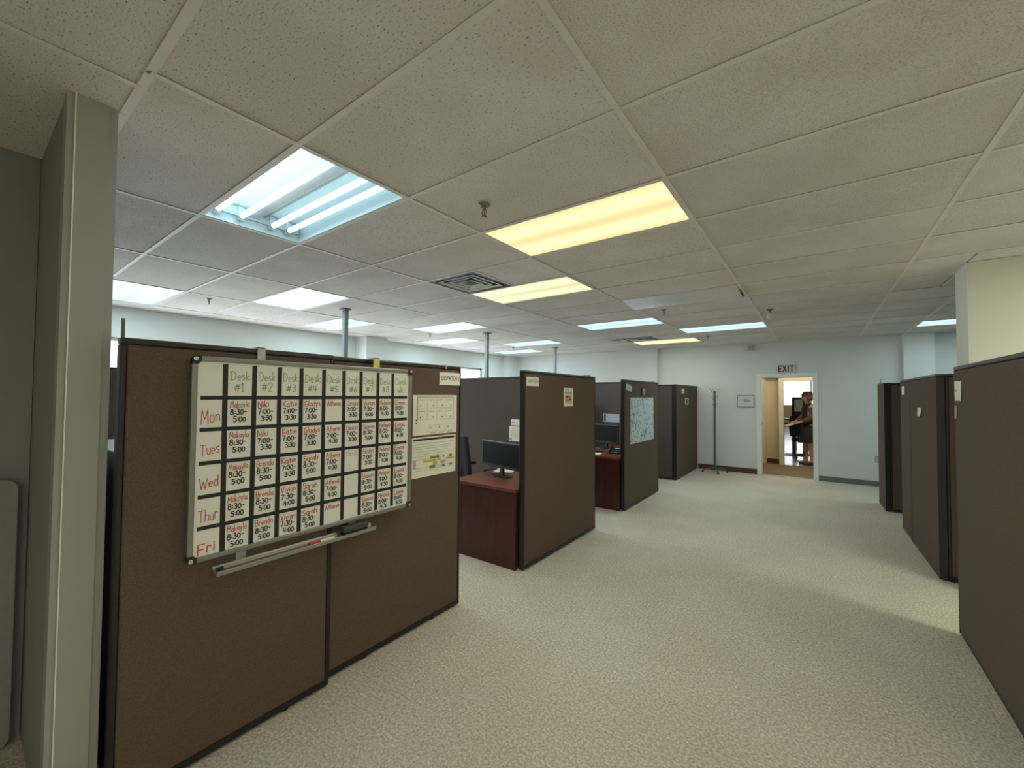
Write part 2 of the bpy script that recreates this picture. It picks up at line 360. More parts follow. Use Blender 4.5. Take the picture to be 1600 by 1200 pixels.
# windows of the left wall
for k, (y0, y1, z0, z1) in enumerate(WIN):
    xo = XL - 0.13
    fr = struct('window_%d' % (k + 1), MB().box(xo, xo + 0.06, y0, y1, z0, z0 + 0.05).box(xo, xo + 0.06, y0, y1, z1 - 0.05, z1).box(xo, xo + 0.06, y0, y0 + 0.05, z0, z1).box(xo, xo + 0.06, y1 - 0.05, y1, z0, z1), 'aluminium')
    n = 3; L = (y1 - y0) / n
    for i in range(1, n): B(xo, xo + 0.06, y0 + L * i - 0.03, y0 + L * i + 0.03, z0 + 0.05, z1 - 0.05).build('mullion', 'aluminium', fr)
    for i in range(n): B(xo + 0.025, xo + 0.031, y0 + L * i + 0.03, y0 + L * (i + 1) - 0.03, z0 + 0.05, z1 - 0.05).build('pane', 'window_glass', fr)
    B(XL - 0.07, XL + 0.05, y0 - 0.03, y1 + 0.03, z0 - 0.03, z0).build('window_sill', 'white_enamel', fr)
    pl = bpy.data.lights.new('daylight_portal', 'AREA'); pl.shape = 'RECTANGLE'; pl.size = y1 - y0; pl.size_y = z1 - z0
    pl.cycles.is_portal = True
    po = bpy.data.objects.new('daylight_portal', pl); COL.objects.link(po)
    po.matrix_world = Matrix.Translation((XL - 0.16, (y0 + y1) / 2, (z0 + z1) / 2)) @ Matrix(((0, 0, -1, 0), (1, 0, 0, 0), (0, -1, 0, 0), (0, 0, 0, 1)))

# exit door frame
d = struct('door_1', MB().box(-0.99, -0.91, YB - 0.025, YB, 0, 2.03).box(-0.065, 0.01, YB - 0.025, YB, 0, 2.03).box(-0.91, -0.065, YB - 0.025, YB, 1.955, 2.03)
           .box(-0.925, -0.905, YB, YB + 0.12, 0, 1.965).box(-0.07, -0.05, YB, YB + 0.12, 0, 1.965).box(-0.905, -0.07, YB, YB + 0.12, 1.945, 1.965), 'door_white', bevel=0.004)
B(-0.908, -0.898, YB + 0.03, YB + 0.05, 0.98, 1.06).build('strike_plate', 'chrome', d)
struct('baseboard_left', B(-2.10, -0.99, YB - 0.015, YB, 0, 0.105), 'base_red', bevel=0.003)
struct('baseboard_right', B(0.01, 1.185, YB - 0.015, YB, 0, 0.095), 'base_grey', bevel=0.003)
struct('baseboard_window', B(XL, XL + 0.012, 0.36, 4.6, 0, 0.1), 'base_grey')

# ------------------------------------------------------------------ ceiling: slab, tees, tiles
ceil = struct('ceiling', B(XL - 0.2, XR + 0.2, YF - 0.2, YB + 0.12, TOP, TOP + 0.1), 'plenum')
xl = [X0 - TX * a for a in range(6, -4, -1)]           # lines running along Y, west to east
yl = [0.376] + [Y0 + TY * b for b in range(0, 15)]
xs = [XL] + [x for x in xl if XL + 0.05 < x < XR - 0.05] + [XR]
ys = yl + [YB]
xl2 = [-1.94 + TX * n for n in range(-1, 6)]
xs2 = [-2.94] + [x for x in xl2 if -2.9 < x < XR - 0.05] + [XR]
ys2 = [YF] + [0.376 - TY * k for k in range(5, -1, -1)]
LIGHTS = {}                      # (a column west edge index in xl counted by a, row b) -> kind
for a, b, kd in [(2, 0, 'open'), (1, 2, 'warm'), (2, 4, 'mixed'), (4, 2, 'cool'), (5, 4, 'cool'), (5, 0, 'cool'), (4, 6, 'cool'), (5, 8, 'cool'), (4, 10, 'cool'),
                 (5, 12, 'cool'), (2, 8, 'cool'), (2, 12, 'warm'), (1, 10, 'cool'), (1, 6, 'off'), (-2, 4, 'bright')]:  # the bright one is unseen, added to light the cream wall
    LIGHTS[(round(X0 - TX * a, 3), round(Y0 + TY * b, 3))] = (a, b, kd)
VENTS = {(round(X0 - TX * 2, 3), round(Y0 + TY * 3, 3)), (round(X0 - TX * 2, 3), round(Y0 + TY * 11, 3))}
ADDED_BACK_LIGHTS = [(-1.94 + TX * 2, 0.376 - TY * 3), (-1.94 + TX * 3, 0.376 - TY * 1), (-1.94 + TX * 3, 0.376 - TY * 5)]  # unseen lights added behind the camera to brighten carpet and whiteboard
BKEY = {(round(x, 3), round(y, 3)) for x, y in ADDED_BACK_LIGHTS}
RIGHT_LIGHT = (1.21, 8.19)
TEE = 0.012
TZ = CZ + 0.006
tile_me = {}
def tile(x0, x1, y0, y1):
    if x1 - x0 < 0.03 or y1 - y0 < 0.03: return
    tm = 'ceiling_tile_fine' if x0 > -0.7 and y0 > 0.3 else 'ceiling_tile'     # newer fine-grained tiles on the right
    k = (round(x1 - x0, 3), round(y1 - y0, 3), tm)
    if k not in tile_me:
        hx, hy = k[0] / 2 - 0.004, k[1] / 2 - 0.004; e = 0.006
        mb = MB()
        v = [(-hx, -hy, 0.016), (hx, -hy, 0.016), (hx, hy, 0.016), (-hx, hy, 0.016), (-hx, -hy, 0.004), (hx, -hy, 0.004), (hx, hy, 0.004), (-hx, hy, 0.004),
             (-hx + e, -hy + e, 0), (hx - e, -hy + e, 0), (hx - e, hy - e, 0), (-hx + e, hy - e, 0)]
        mb.add(v, [(0, 1, 2, 3), (11, 10, 9, 8)] + [(i, 4 + i, 4 + (i + 1) % 4, (i + 1) % 4) for i in range(4)] + [(4 + i, 8 + i, 8 + (i + 1) % 4, 4 + (i + 1) % 4) for i in range(4)])
        o = mb.build('ceiling_tile', tm, ceil); tile_me[k] = o.data
    else:
        o = bpy.data.objects.new('ceiling_tile', tile_me[k]); COL.objects.link(o); o.parent = ceil
    o.location = ((x0 + x1) / 2, (y0 + y1) / 2, CZ + 0.0025 + random.uniform(0, 0.0015))
    o.rotation_euler = (random.gauss(0, 0.0016), random.gauss(0, 0.0009), 0)
def blocked(x0, x1, y0, y1):
    return x0 > 0.95 and y0 > 4.84 and y1 < 5.21
stained = []
for i in range(len(xs) - 1):
    for j in range(len(ys) - 1):
        x0, x1, y0, y1 = xs[i], xs[i + 1], ys[j], ys[j + 1]
        k = (round(x1, 3), round(y0, 3))
        kk = (round(x0, 3), round(y0, 3))
        if kk in LIGHTS: continue
        if kk in VENTS:
            tile(x0 + TY, x1, y0, y1); continue
        if abs(y0 - 8.19) < 0.02 and x0 > 0.5 and x0 < 2:       # row with the light behind the middle wall
            if x0 < 1: tile(x0, RIGHT_LIGHT[0], y0, y1)
            else: tile(RIGHT_LIGHT[0] + TX, x1, y0, y1)
            continue
        if x0 > 0.5 and y0 < 4.85 < y1:                          # against the middle wall
            if x0 < 0.9:
                tile(x0, 0.985, y0, y1); tile(0.985, x1, y0, 4.85)
            else: tile(x0, x1, y0, 4.85)
            continue
        if x0 > 0.5 and y0 < 5.20 < y1:
            if x0 < 0.9:
                tile(x0, 0.985, y0, y1); tile(0.985, x1, 5.20, y1)
            else: tile(x0, x1, 5.20, y1)
            continue
        tile(x0, x1, y0, y1)
for i in range(len(xs2) - 1):
    for j in range(len(ys2) - 1):
        x0, x1, y0, y1 = xs2[i], xs2[i + 1], ys2[j], ys2[j + 1]
        if (round(x0, 3), round(y0, 3)) in BKEY: continue
        tile(x0, x1, y0, y1)
def tee_x(x0, x1, y, name='cross_tee', hw=TEE):
    MB().box(x0, x1, y - hw, y + hw, CZ - 0.001, CZ + 0.0015).box(x0, x1, y - 0.003, y + 0.003, CZ + 0.0015, CZ + 0.03).build(name, 'tee', ceil, origin=((x0 + x1) / 2, y, CZ))
def tee_y(y0, y1, x, name='main_tee', hw=TEE):
    MB().box(x - hw, x + hw, y0, y1, CZ - 0.002, CZ + 0.0008).box(x - 0.003, x + 0.003, y0, y1, CZ + 0.0008, CZ + 0.03).build(name, 'tee', ceil, origin=(x, (y0 + y1) / 2, CZ))
for x in xs[1:-1]:
    if x > 0.985: tee_y(0.376, 4.85, x); tee_y(5.20, YB, x)
    else: tee_y(0.376, YB, x)
for y in ys[:-1]:
    for i in range(len(xs) - 1):
        a, b = xs[i], xs[i + 1]
        tee_x(a + (TEE if i else 0), b - TEE, y, hw=TEE + (0.002 if y < 0.4 else 0))
for x in xs2[1:-1]: tee_y(YF, 0.376, x)
for y in ys2[1:-1]:
    for i in range(len(xs2) - 1): tee_x(xs2[i] + TEE, xs2[i + 1] - TEE, y)
tee_y(5.2, YB, 1.21)
for x in (X0 - TX * 2 + TY,):
    for b in (3, 11): tee_y(Y0 + TY * b + TEE, Y0 + TY * (b + 1) - TEE, x, 'cross_tee')
# wall angles
B(XL, -2.18, 0.357, 0.38, CZ - 0.002, CZ + 0.02).build('wall_angle', 'tee', ceil)
B(XL, XL + 0.022, 0.38, YB, CZ - 0.002, CZ + 0.001).build('wall_angle', 'tee', ceil)
B(XL, XR, YB - 0.022, YB, CZ - 0.002, CZ + 0.001).build('wall_angle', 'tee', ceil)
B(0.963, XR, 4.828, 4.85, CZ - 0.002, CZ + 0.001).build('wall_angle', 'tee', ceil)
B(0.963, 0.985, 4.85, 5.2, CZ - 0.002, CZ + 0.001).build('wall_angle', 'tee', ceil)
# rusty water stain on the tile beside the far vent (a thin ring of discoloured tile surface)
B_ = MB().lathe((-3.16, 7.72, CZ + 0.0018), [(0.001, 0), (0.10, 0), (0.10, 0.0004), (0.001, 0.0004)], n=20, sx=1.3, sy=1.5)
B_.build('water_stain', 'rust_stain', ceil)

# ------------------------------------------------------------------ troffers
LX, LY = TX - 0.03, TY - 0.03
def troffer(x0, y0, kind, label, group=None):
    t = thing('ceiling_light', label, 'ceiling light', (x0 + TX / 2, y0 + TY / 2, CZ), group=group)
    hx, hy = TX / 2 - 0.008, TY / 2 - 0.008
    f = 0.014
    fr = MB().box(-hx, hx, -hy, -hy + f, 0.001, 0.012).box(-hx, hx, hy - f, hy, 0.001, 0.012).box(-hx, -hx + f, -hy + f, hy - f, 0.001, 0.012).box(hx - f, hx, -hy + f, hy - f, 0.001, 0.012)
    fr.build('frame', 'white_enamel', t)
    h = 0.125 if kind != 'off' else 0.10
    hb = MB().box(-hx, hx, -hy, hy, h, h + 0.004).box(-hx, hx, -hy, -hy + 0.003, 0.012, h).box(-hx, hx, hy - 0.003, hy, 0.012, h).box(-hx, -hx + 0.003, -hy, hy, 0.012, h).box(hx - 0.003, hx, -hy, hy, 0.012, h)
    hb.build('housing', 'white_enamel', t)
    if kind == 'open':
        # raised centre wireway with a dark slot, end sockets and four tubes
        MB().prism([(-hx + 0.004, -0.055), (hx - 0.004, -0.055), (hx - 0.004, 0.02), (-hx + 0.004, 0.02)], 0.075, 0.123).build('wireway', 'white_enamel', t, bevel=0.01)
        B(-hx + 0.004, hx - 0.004, 0.022, 0.06, 0.10, 0.12).build('wireway_slot', 'grey_enamel', t)
        for yy, br in ((-0.225, 'tube_bright'), (-0.092, 'tube_bright'), (0.10, 'tube'), (0.205, 'tube')):
            tb = MB().tube((-hx + 0.05, yy, 0.055), (hx - 0.02, yy, 0.055), 0.0165, n=14).build('fluorescent_tube', br, t, smooth=False)
            MB().tube((-hx + 0.032, yy, 0.055), (-hx + 0.05, yy, 0.055), 0.0168, n=12).build('tube_cap', 'chrome', tb)
            MB().box(-hx + 0.02, -hx + 0.034, yy - 0.016, yy + 0.016, 0.03, 0.12).build('socket', 'white_enamel', tb)
        B(-hx + 0.006, -hx + 0.02, -hy + 0.01, hy - 0.01, 0.06, 0.12).build('socket_plate', 'white_enamel', t)
    elif kind == 'off':
        nx, ny = 2, 12; mb = MB(); vs = []
        for i in range(nx + 1):
            for j in range(ny + 1):
                v = -hy + f + (2 * hy - 2 * f) * j / ny; s = (j / ny)
                sag = 0.055 * math.sin(math.pi * min(1, s)) ** 1.0 * (0.35 + 0.65 * s)
                vs.append((-hx + f + (2 * hx - 2 * f) * i / nx, v, 0.006 - sag))
        fs = [(i * (ny + 1) + j, (i + 1) * (ny + 1) + j, (i + 1) * (ny + 1) + j + 1, i * (ny + 1) + j + 1) for i in range(nx) for j in range(ny)]
        o = mb.add(vs, fs).build('lens', 'lens_off', t, smooth=True, label='unlit sagging lens sheet')
        so = o.modifiers.new('thick', 'SOLIDIFY'); so.thickness = 0.003
    else:
        B(-hx + f, hx - f, -hy + f, hy - f, 0.003, 0.007).build('lens', {'back': 'lens_back', 'bright': 'lens_mixed', 'warm': 'lens_warm', 'cool': 'lens_cool', 'mixed': 'lens_mixed'}[kind], t)
    if kind in LAMP:
        la = bpy.data.lights.new('fluorescent_lamp', 'AREA'); la.shape = 'RECTANGLE'; la.size = 1.1; la.size_y = 0.5
        la.energy, la.color = LAMP[kind]
        lo = bpy.data.objects.new('fluorescent_lamp', la); COL.objects.link(lo); lo.parent = t; lo.location = (0, 0, -0.006)
    return t
LAB = {
 (2, 0): 'open fluorescent ceiling light without lens showing four bare tubes',
 (1, 2): 'large bright yellow lensed ceiling light beside a sprinkler head over the aisle',
 (2, 4): 'pale yellow lensed ceiling light touching the square air vent',
 (4, 2): 'cool blue lensed ceiling light behind the open tube fixture',
 (5, 4): 'cool white lensed ceiling light cut by the first grey power pole',
 (5, 0): 'cool white ceiling light beside the painted wall end, next to a sprinkler',
 (4, 6): 'cool blue lensed ceiling light left of the middle power pole, before a small sprinkler',
 (5, 8): 'cool white ceiling light seen behind the small sprinkler near the window wall',
 (4, 10): 'cool white ceiling light just behind the middle power pole',
 (5, 12): 'farthest cool white ceiling light in the corner by windows and back wall',
 (2, 8): 'cool blue ceiling light before the small far air vent',
 (2, 12): 'narrow yellow ceiling light close to the back wall',
 (1, 10): 'cool white ceiling light nearest the white capped sprinkler',
 (-2, 4): 'ceiling light behind the large right partition in front of the cream wall',
 (1, 6): 'dark ceiling light with an unlit sagging lens sheet'}
for (x, y), (a, b, kd) in LIGHTS.items():
    t = troffer(x, y, kd, LAB[(a, b)], 'troffer ceiling lights')
troffer(RIGHT_LIGHT[0], RIGHT_LIGHT[1], 'cool', 'cool white ceiling light partly hidden by the cream middle wall', 'troffer ceiling lights')
BL = ['lensed ceiling light of the near room over the walkway', 'lensed ceiling light of the near room beside the right partition', 'lensed ceiling light of the near room in its front right corner']
for (x, y), l in zip(ADDED_BACK_LIGHTS, BL): troffer(x, y, 'back', l, 'ceiling lights of the near room')

# ------------------------------------------------------------------ vents
def vent(x0, y0, label):
    c = (x0 + TY / 2, y0 + TY / 2, CZ)
    t = thing('air_vent', label, 'vent', c, group='square ceiling air vents')
    h = TY / 2 - 0.014
    B(-h, h, -h, h, 0.03, 0.04).build('duct_plate', 'vent_dark', t)
    def ring(r0, z0, r1, z1):
        vs = [(s * r0, q * r0, z0) for s, q in ((-1, -1), (1, -1), (1, 1), (-1, 1))] + [(s * r1, q * r1, z1) for s, q in ((-1, -1), (1, -1), (1, 1), (-1, 1))]
        vs += [(p[0], p[1], p[2] + 0.003) for p in vs]
        fs = []
        for i in range(4):
            j = (i + 1) % 4
            fs += [(i, j, 4 + j, 4 + i), (8 + i, 12 + i, 12 + j, 8 + j), (i, 8 + i, 8 + j, j), (4 + i, 4 + j, 12 + j, 12 + i)]
        return MB().add(vs, fs)
    ring(h, 0.0, h - 0.045, 0.004).build('vent_frame', 'vent_dark', t)
    for k, (ra, rb) in enumerate(((0.226, 0.196), (0.160, 0.132), (0.096, 0.070))):
        ring(ra, -0.003, rb, 0.005).build('louver', 'vent_light', t)
    ring(0.045, 0.02, 0.005, 0.024).build('vent_core', 'vent_dark', t)
vent(X0 - TX * 2, Y0 + TY * 3, 'square louvred air vent beside the pale yellow ceiling light')
vent(X0 - TX * 2, Y0 + TY * 11, 'square louvred air vent next to the brown water stain')

# ------------------------------------------------------------------ sprinklers
def sprinkler(x, y, label, white=False):
    t = thing('fire_sprinkler', label, 'sprinkler', (x, y, CZ), group='ceiling fire sprinklers')
    m = 'sprinkler_brass'
    MB().lathe((0, 0, 0), [(0.036, 0.003), (0.036, -0.002), (0.020, -0.012), (0.012, -0.012)], n=18).build('escutcheon', m if not white else 'vent_dark', t)
    MB().tube((0, 0, -0.010), (0, 0, -0.032), 0.010, n=10).build('body', m, t)
    fr = MB()
    for s in (-1, 1): fr.path([(s * 0.008, 0, -0.03), (s * 0.017, 0, -0.045), (s * 0.004, 0, -0.064)], 0.003, n=6)
    fr.build('frame_arms', m, t)
    MB().tube((0, 0, -0.034), (0, 0, -0.062), 0.0025, n=6).build('bulb', 'marker_red', t)
    MB().lathe((0, 0, -0.068), [(0.004, 0.004), (0.017, 0.002), (0.018, 0), (0.004, -0.001)], n=16).build('deflector', m, t)
    if white:
        MB().lathe((0, 0, -0.115), [(0.012, 0), (0.030, 0.008), (0.034, 0.03), (0.026, 0.052), (0.010, 0.062), (0.009, 0.066)], n=16).build('protective_cap', 'paper_cream', t, label='cream white cap')
for x, y, l, wc in [(-1.528, 1.79, 'brass sprinkler head beside the bright yellow ceiling light', 0), (-5.672, 1.75, 'sprinkler head between two cool lights above the whiteboard partition', 0),
                    (-0.465, 6.06, 'sprinkler with a cream white cap over the aisle near the exit', 1), (-5.617, 5.11, 'small sprinkler between two cool lights left of the middle power pole', 0),
                    (-5.602, 7.63, 'small sprinkler by the farthest corner light', 0), (-1.55, 5.32, 'sprinkler just beyond the unlit sagging light', 0), (-1.578, 8.09, 'small sprinkler before the back wall behind the aisle light', 0)]:
    sprinkler(x, y, l, wc)

# ------------------------------------------------------------------ power poles
for x, y, l in [(-4.875, 2.987, 'grey metal power pole rising behind the whiteboard partition'), (-4.66, 5.565, 'grey metal power pole rising left of the posted aisle partition'), (-4.80, 8.15, 'thin grey power pole rising behind the posted aisle partition')]:
    t = thing('power_pole', l, 'pole', (x, y, 0), group='grey power poles')
    MB().box(-0.028, 0.028, -0.028, 0.028, 0.01, CZ - 0.012).build('pole', 'pole_grey', t, bevel=0.004)
    MB().box(-0.055, 0.055, -0.055, 0.055, CZ - 0.014, CZ - 0.004).build('ceiling_plate', 'pole_grey', t)
    MB().box(-0.05, 0.05, -0.05, 0.05, 0, 0.02).build('foot_plate', 'pole_grey', t)

# ------------------------------------------------------------------ cubicle partitions
def partition(label, p0, p1, h=1.775, th=0.055, fab='fabric', group='brown fabric cubicle partitions', bracket=None, band=False):
    """p0, p1: centre line ends on the floor"""
    a = Vector((*p0, 0)); b = Vector((*p1, 0)); L = (b - a).length; c = (a + b) / 2
    t = thing('cubicle_partition', label, 'partition', c, math.atan2(b.y - a.y, b.x - a.x), group)
    e = 0.018; hl = L / 2; ht = th / 2
    B(-hl + e, hl - e, -ht + 0.012, ht - 0.012, 0.03, h - 0.025).build('core_panel', 'trim_black', t)
    zt = h - 0.028 if not band else h - 0.085
    for s in (-1, 1):
        B(-hl + e + 0.002, hl - e - 0.002, min(s * ht, s * (ht - 0.014)), max(s * ht, s * (ht - 0.014)), 0.045, zt).build('fabric_panel', fab, t, bevel=0.006)
        if band: B(-hl + e + 0.002, hl - e - 0.002, min(s * ht, s * (ht - 0.014)), max(s * ht, s * (ht - 0.014)), zt + 0.006, h - 0.028).build('fabric_band', fab, t, bevel=0.004)
    B(-hl, hl, -ht - 0.001, ht + 0.001, h - 0.024, h).build('top_cap', 'cap_dark', t, bevel=0.006)
    for s in (-1, 1): B(min(s * hl, s * (hl - e)), max(s * hl, s * (hl - e)), -ht, ht, 0.012, h - 0.024).build('end_trim', 'trim_black', t, bevel=0.004)
    B(-hl + e, hl - e, -ht + 0.004, ht - 0.004, 0.012, 0.043).build('base_rail', 'trim_black', t)
    for s in (-1, 1): MB().lathe((s * (hl - 0.25 * min(1, L)), 0, 0), [(0.02, 0), (0.02, 0.006), (0.008, 0.008), (0.008, 0.014)], n=12).build('leveling_foot', 'cap_dark', t)
    if bracket is not None:
        B(bracket - 0.005, bracket + 0.005, -0.004, 0.004, h, h + 0.075).build('hanger_bracket', 'rack_grey', t)
    return t
T2 = 0.0275
partition('wide brown partition carrying the schedule whiteboard, beside the painted wall end', (-2.119 - T2, 0.376), (-2.119 - T2, 1.236), bracket=-0.42)
partition('dark spine partition glimpsed between the wall end and the whiteboard partition', (-4.75, 0.42), (-4.75, 2.30), fab='fabric_grey')
partition('brown partition with two printed sheets and a dispatch sign beside the whiteboard', (-2.166 - T2, 1.244), (-2.166 - T2, 2.288))
partition('brown aisle partition with a dispatch sign and a small orange flyer', (-2.112 - T2, 3.05), (-2.112 - T2, 4.525), h=1.79)
partition('brown aisle partition with a large blue street map', (-2.112 - T2, 5.445), (-2.112 - T2, 6.935), h=1.79)
partition('brown aisle partition ending at the back wall beside the coat stand', (-2.112 - T2, 8.02), (-2.112 - T2, 9.70), h=1.79)
partition('grey brown cubicle divider behind the first desk and monitor', (-2.17, 4.497), (-4.70, 4.497), h=1.81, fab='fabric_grey')
partition('grey brown cubicle divider behind the second desk and monitor', (-2.17, 6.907), (-4.70, 6.907), h=1.805, fab='fabric_grey')
partition('brown divider with a seamed top band joining the partition by the back wall', (-2.17, 8.045), (-4.30, 8.045), h=1.785, fab='fabric_grey', band=True)
partition('large plain brown partition with a paper tag standing before the cream wall', (0.742 + T2, 2.38), (0.742 + T2, 4.008))
partition('brown partition with a curled tag on the right of the aisle', (0.832 + T2, 5.085), (0.812 + T2, 6.20))
partition('narrow brown partition continuing toward the exit on the right of the aisle', (0.812 + T2, 6.205), (0.808 + T2, 6.80))
partition('short dark return partition against the cream middle wall', (0.862 + T2, 5.115), (0.983, 5.115), fab='fabric')
partition('narrow brown partition right of the aisle nearest the back wall', (0.742 + T2, 7.655), (0.722 + T2, 8.175), h=1.77, bracket=0.2)
partition('dark return partition at the right of the aisle nearest the back wall', (0.80, 7.685), (1.65, 7.685), h=1.77)

# ------------------------------------------------------------------ hand lettering
def arc(cx, cy, rx, ry, a0, a1, n=10):
    return [(cx + rx * math.cos(math.radians(a0 + (a1 - a0) * i / n)), cy + ry * math.sin(math.radians(a0 + (a1 - a0) * i / n))) for i in range(n + 1)]
G = {
 'A': (0.6, [[(0, 0), (0.3, 1), (0.6, 0)], [(0.12, 0.4), (0.48, 0.4)]]), 'B': (0.55, [[(0, 0), (0, 1)] + arc(0.2, 0.76, 0.28, 0.24, 90, -90) + [(0, 0.52)], [(0, 0.52)] + arc(0.2, 0.26, 0.34, 0.26, 90, -90) + [(0, 0)]]),
 'C': (0.55, [arc(0.32, 0.5, 0.32, 0.5, 50, 310, 14)]), 'D': (0.6, [[(0, 0), (0, 1)] + arc(0.1, 0.5, 0.48, 0.5, 90, -90, 12) + [(0, 0)]]),
 'E': (0.5, [[(0.5, 1), (0, 1), (0, 0), (0.5, 0)], [(0, 0.5), (0.4, 0.5)]]), 'F': (0.5, [[(0.5, 1), (0, 1), (0, 0)], [(0, 0.52), (0.4, 0.52)]]),
 'G': (0.6, [arc(0.32, 0.5, 0.32, 0.5, 55, 330, 14) + [(0.6, 0.45), (0.34, 0.45)]]), 'H': (0.55, [[(0, 0), (0, 1)], [(0.55, 0), (0.55, 1)], [(0, 0.5), (0.55, 0.5)]]),
 'I': (0.3, [[(0.15, 0), (0.15, 1)], [(0, 1), (0.3, 1)], [(0, 0), (0.3, 0)]]), 'K': (0.5, [[(0, 0), (0, 1)], [(0.5, 1), (0, 0.45), (0.5, 0)]]),
 'M': (0.7, [[(0, 0), (0.08, 1), (0.35, 0.35), (0.62, 1), (0.7, 0)]]), 'N': (0.55, [[(0, 0), (0, 1), (0.55, 0), (0.55, 1)]]),
 'P': (0.5, [[(0, 0), (0, 1)] + arc(0.2, 0.74, 0.28, 0.26, 90, -90) + [(0, 0.48)]]), 'S': (0.5, [arc(0.26, 0.75, 0.24, 0.25, 40, 270, 9) + arc(0.26, 0.25, 0.25, 0.25, 90, -140, 9)]),
 'T': (0.6, [[(0, 1), (0.6, 1)], [(0.3, 1), (0.3, 0)]]), 'V': (0.55, [[(0, 1), (0.28, 0), (0.55, 1)]]), 'W': (0.8, [[(0, 1), (0.2, 0), (0.4, 0.7), (0.6, 0), (0.8, 1)]]), 'X': (0.55, [[(0, 0), (0.55, 1)], [(0, 1), (0.55, 0)]]),
 'a': (0.42, [arc(0.2, 0.28, 0.2, 0.28, 40, 380, 12), [(0.4, 0.55), (0.4, 0.08), (0.46, 0)]]), 'c': (0.36, [arc(0.22, 0.28, 0.2, 0.28, 50, 310, 9)]),
 'd': (0.42, [arc(0.2, 0.28, 0.2, 0.28, 40, 380, 12), [(0.4, 1), (0.4, 0)]]), 'e': (0.4, [[(0.02, 0.3), (0.38, 0.32)] + arc(0.2, 0.3, 0.19, 0.27, 10, 310, 11)]),
 'h': (0.4, [[(0, 1), (0, 0)], [(0, 0.3)] + arc(0.2, 0.34, 0.2, 0.2, 160, 0, 6) + [(0.4, 0)]]), 'i': (0.12, [[(0.06, 0.52), (0.06, 0)], [(0.06, 0.72), (0.07, 0.78)]]),
 'k': (0.4, [[(0, 1), (0, 0)], [(0.36, 0.55), (0.02, 0.25), (0.4, 0)]]), 'l': (0.12, [[(0.06, 1), (0.06, 0)]]),
 'm': (0.6, [[(0, 0.52), (0, 0)], [(0, 0.3)] + arc(0.15, 0.34, 0.15, 0.2, 160, 0, 6) + [(0.3, 0)], [(0.3, 0.3)] + arc(0.45, 0.34, 0.15, 0.2, 160, 0, 6) + [(0.6, 0)]]),
 'n': (0.4, [[(0, 0.52), (0, 0)], [(0, 0.3)] + arc(0.2, 0.34, 0.2, 0.2, 160, 0, 6) + [(0.4, 0)]]), 'o': (0.42, [arc(0.21, 0.28, 0.21, 0.28, 90, 450, 12)]),
 'r': (0.3, [[(0, 0.52), (0, 0)], [(0, 0.3)] + arc(0.17, 0.34, 0.16, 0.18, 160, 40, 5)]), 's': (0.34, [arc(0.17, 0.42, 0.15, 0.13, 40, 270, 7) + arc(0.17, 0.14, 0.16, 0.14, 90, -140, 7)]),
 't': (0.32, [[(0.16, 0.85), (0.16, 0.06), (0.3, 0)], [(0, 0.6), (0.32, 0.6)]]), 'u': (0.4, [[(0, 0.54), (0, 0.18)] + arc(0.2, 0.2, 0.2, 0.2, 180, 340, 6) + [(0.4, 0.54), (0.4, 0)]]),
 'v': (0.38, [[(0, 0.54), (0.19, 0), (0.38, 0.54)]]), 'w': (0.5, [[(0, 0.54), (0.12, 0), (0.25, 0.4), (0.38, 0), (0.5, 0.54)]]), 'y': (0.4, [[(0, 0.54), (0.2, 0.05)], [(0.4, 0.54), (0.1, -0.35)]]),
 '0': (0.46, [arc(0.23, 0.4, 0.23, 0.42, 90, 450, 14)]), '1': (0.26, [[(0.0, 0.75), (0.13, 0.95), (0.13, 0)], [(0, 0), (0.26, 0)]]), '2': (0.46, [arc(0.23, 0.72, 0.22, 0.24, 160, -30, 8) + [(0, 0), (0.46, 0)]]),
 '3': (0.44, [arc(0.2, 0.72, 0.2, 0.2, 140, -90, 8) + arc(0.2, 0.26, 0.24, 0.26, 90, -140, 9)]), '4': (0.46, [[(0.08, 0.9), (0.0, 0.4), (0.46, 0.4)], [(0.36, 0.9), (0.34, 0)]]),
 '5': (0.46, [[(0.46, 0.92), (0.06, 0.92), (0.04, 0.55)] + arc(0.2, 0.27, 0.24, 0.28, 110, -140, 10)]), '6': (0.44, [[(0.36, 0.92), (0.08, 0.5)] + arc(0.22, 0.24, 0.21, 0.24, 150, 510, 12)]),
 '7': (0.46, [[(0, 0.9), (0.44, 0.9), (0.14, 0)]]), '8': (0.46, [arc(0.22, 0.7, 0.18, 0.2, 270, 630, 12), arc(0.22, 0.25, 0.23, 0.25, 90, 450, 12)]), '9': (0.44, [arc(0.2, 0.66, 0.2, 0.22, 0, 360, 12) + [(0.36, 0)]]),
 ':': (0.1, [[(0.05, 0.16), (0.05, 0.24)], [(0.05, 0.52), (0.05, 0.6)]]), '-': (0.34, [[(0.02, 0.42), (0.32, 0.44)]]), '#': (0.56, [[(0.12, 0.1), (0.24, 0.9)], [(0.34, 0.1), (0.46, 0.9)], [(0, 0.36), (0.54, 0.38)], [(0.04, 0.64), (0.56, 0.66)]]),
 ' ': (0.3, []),
}
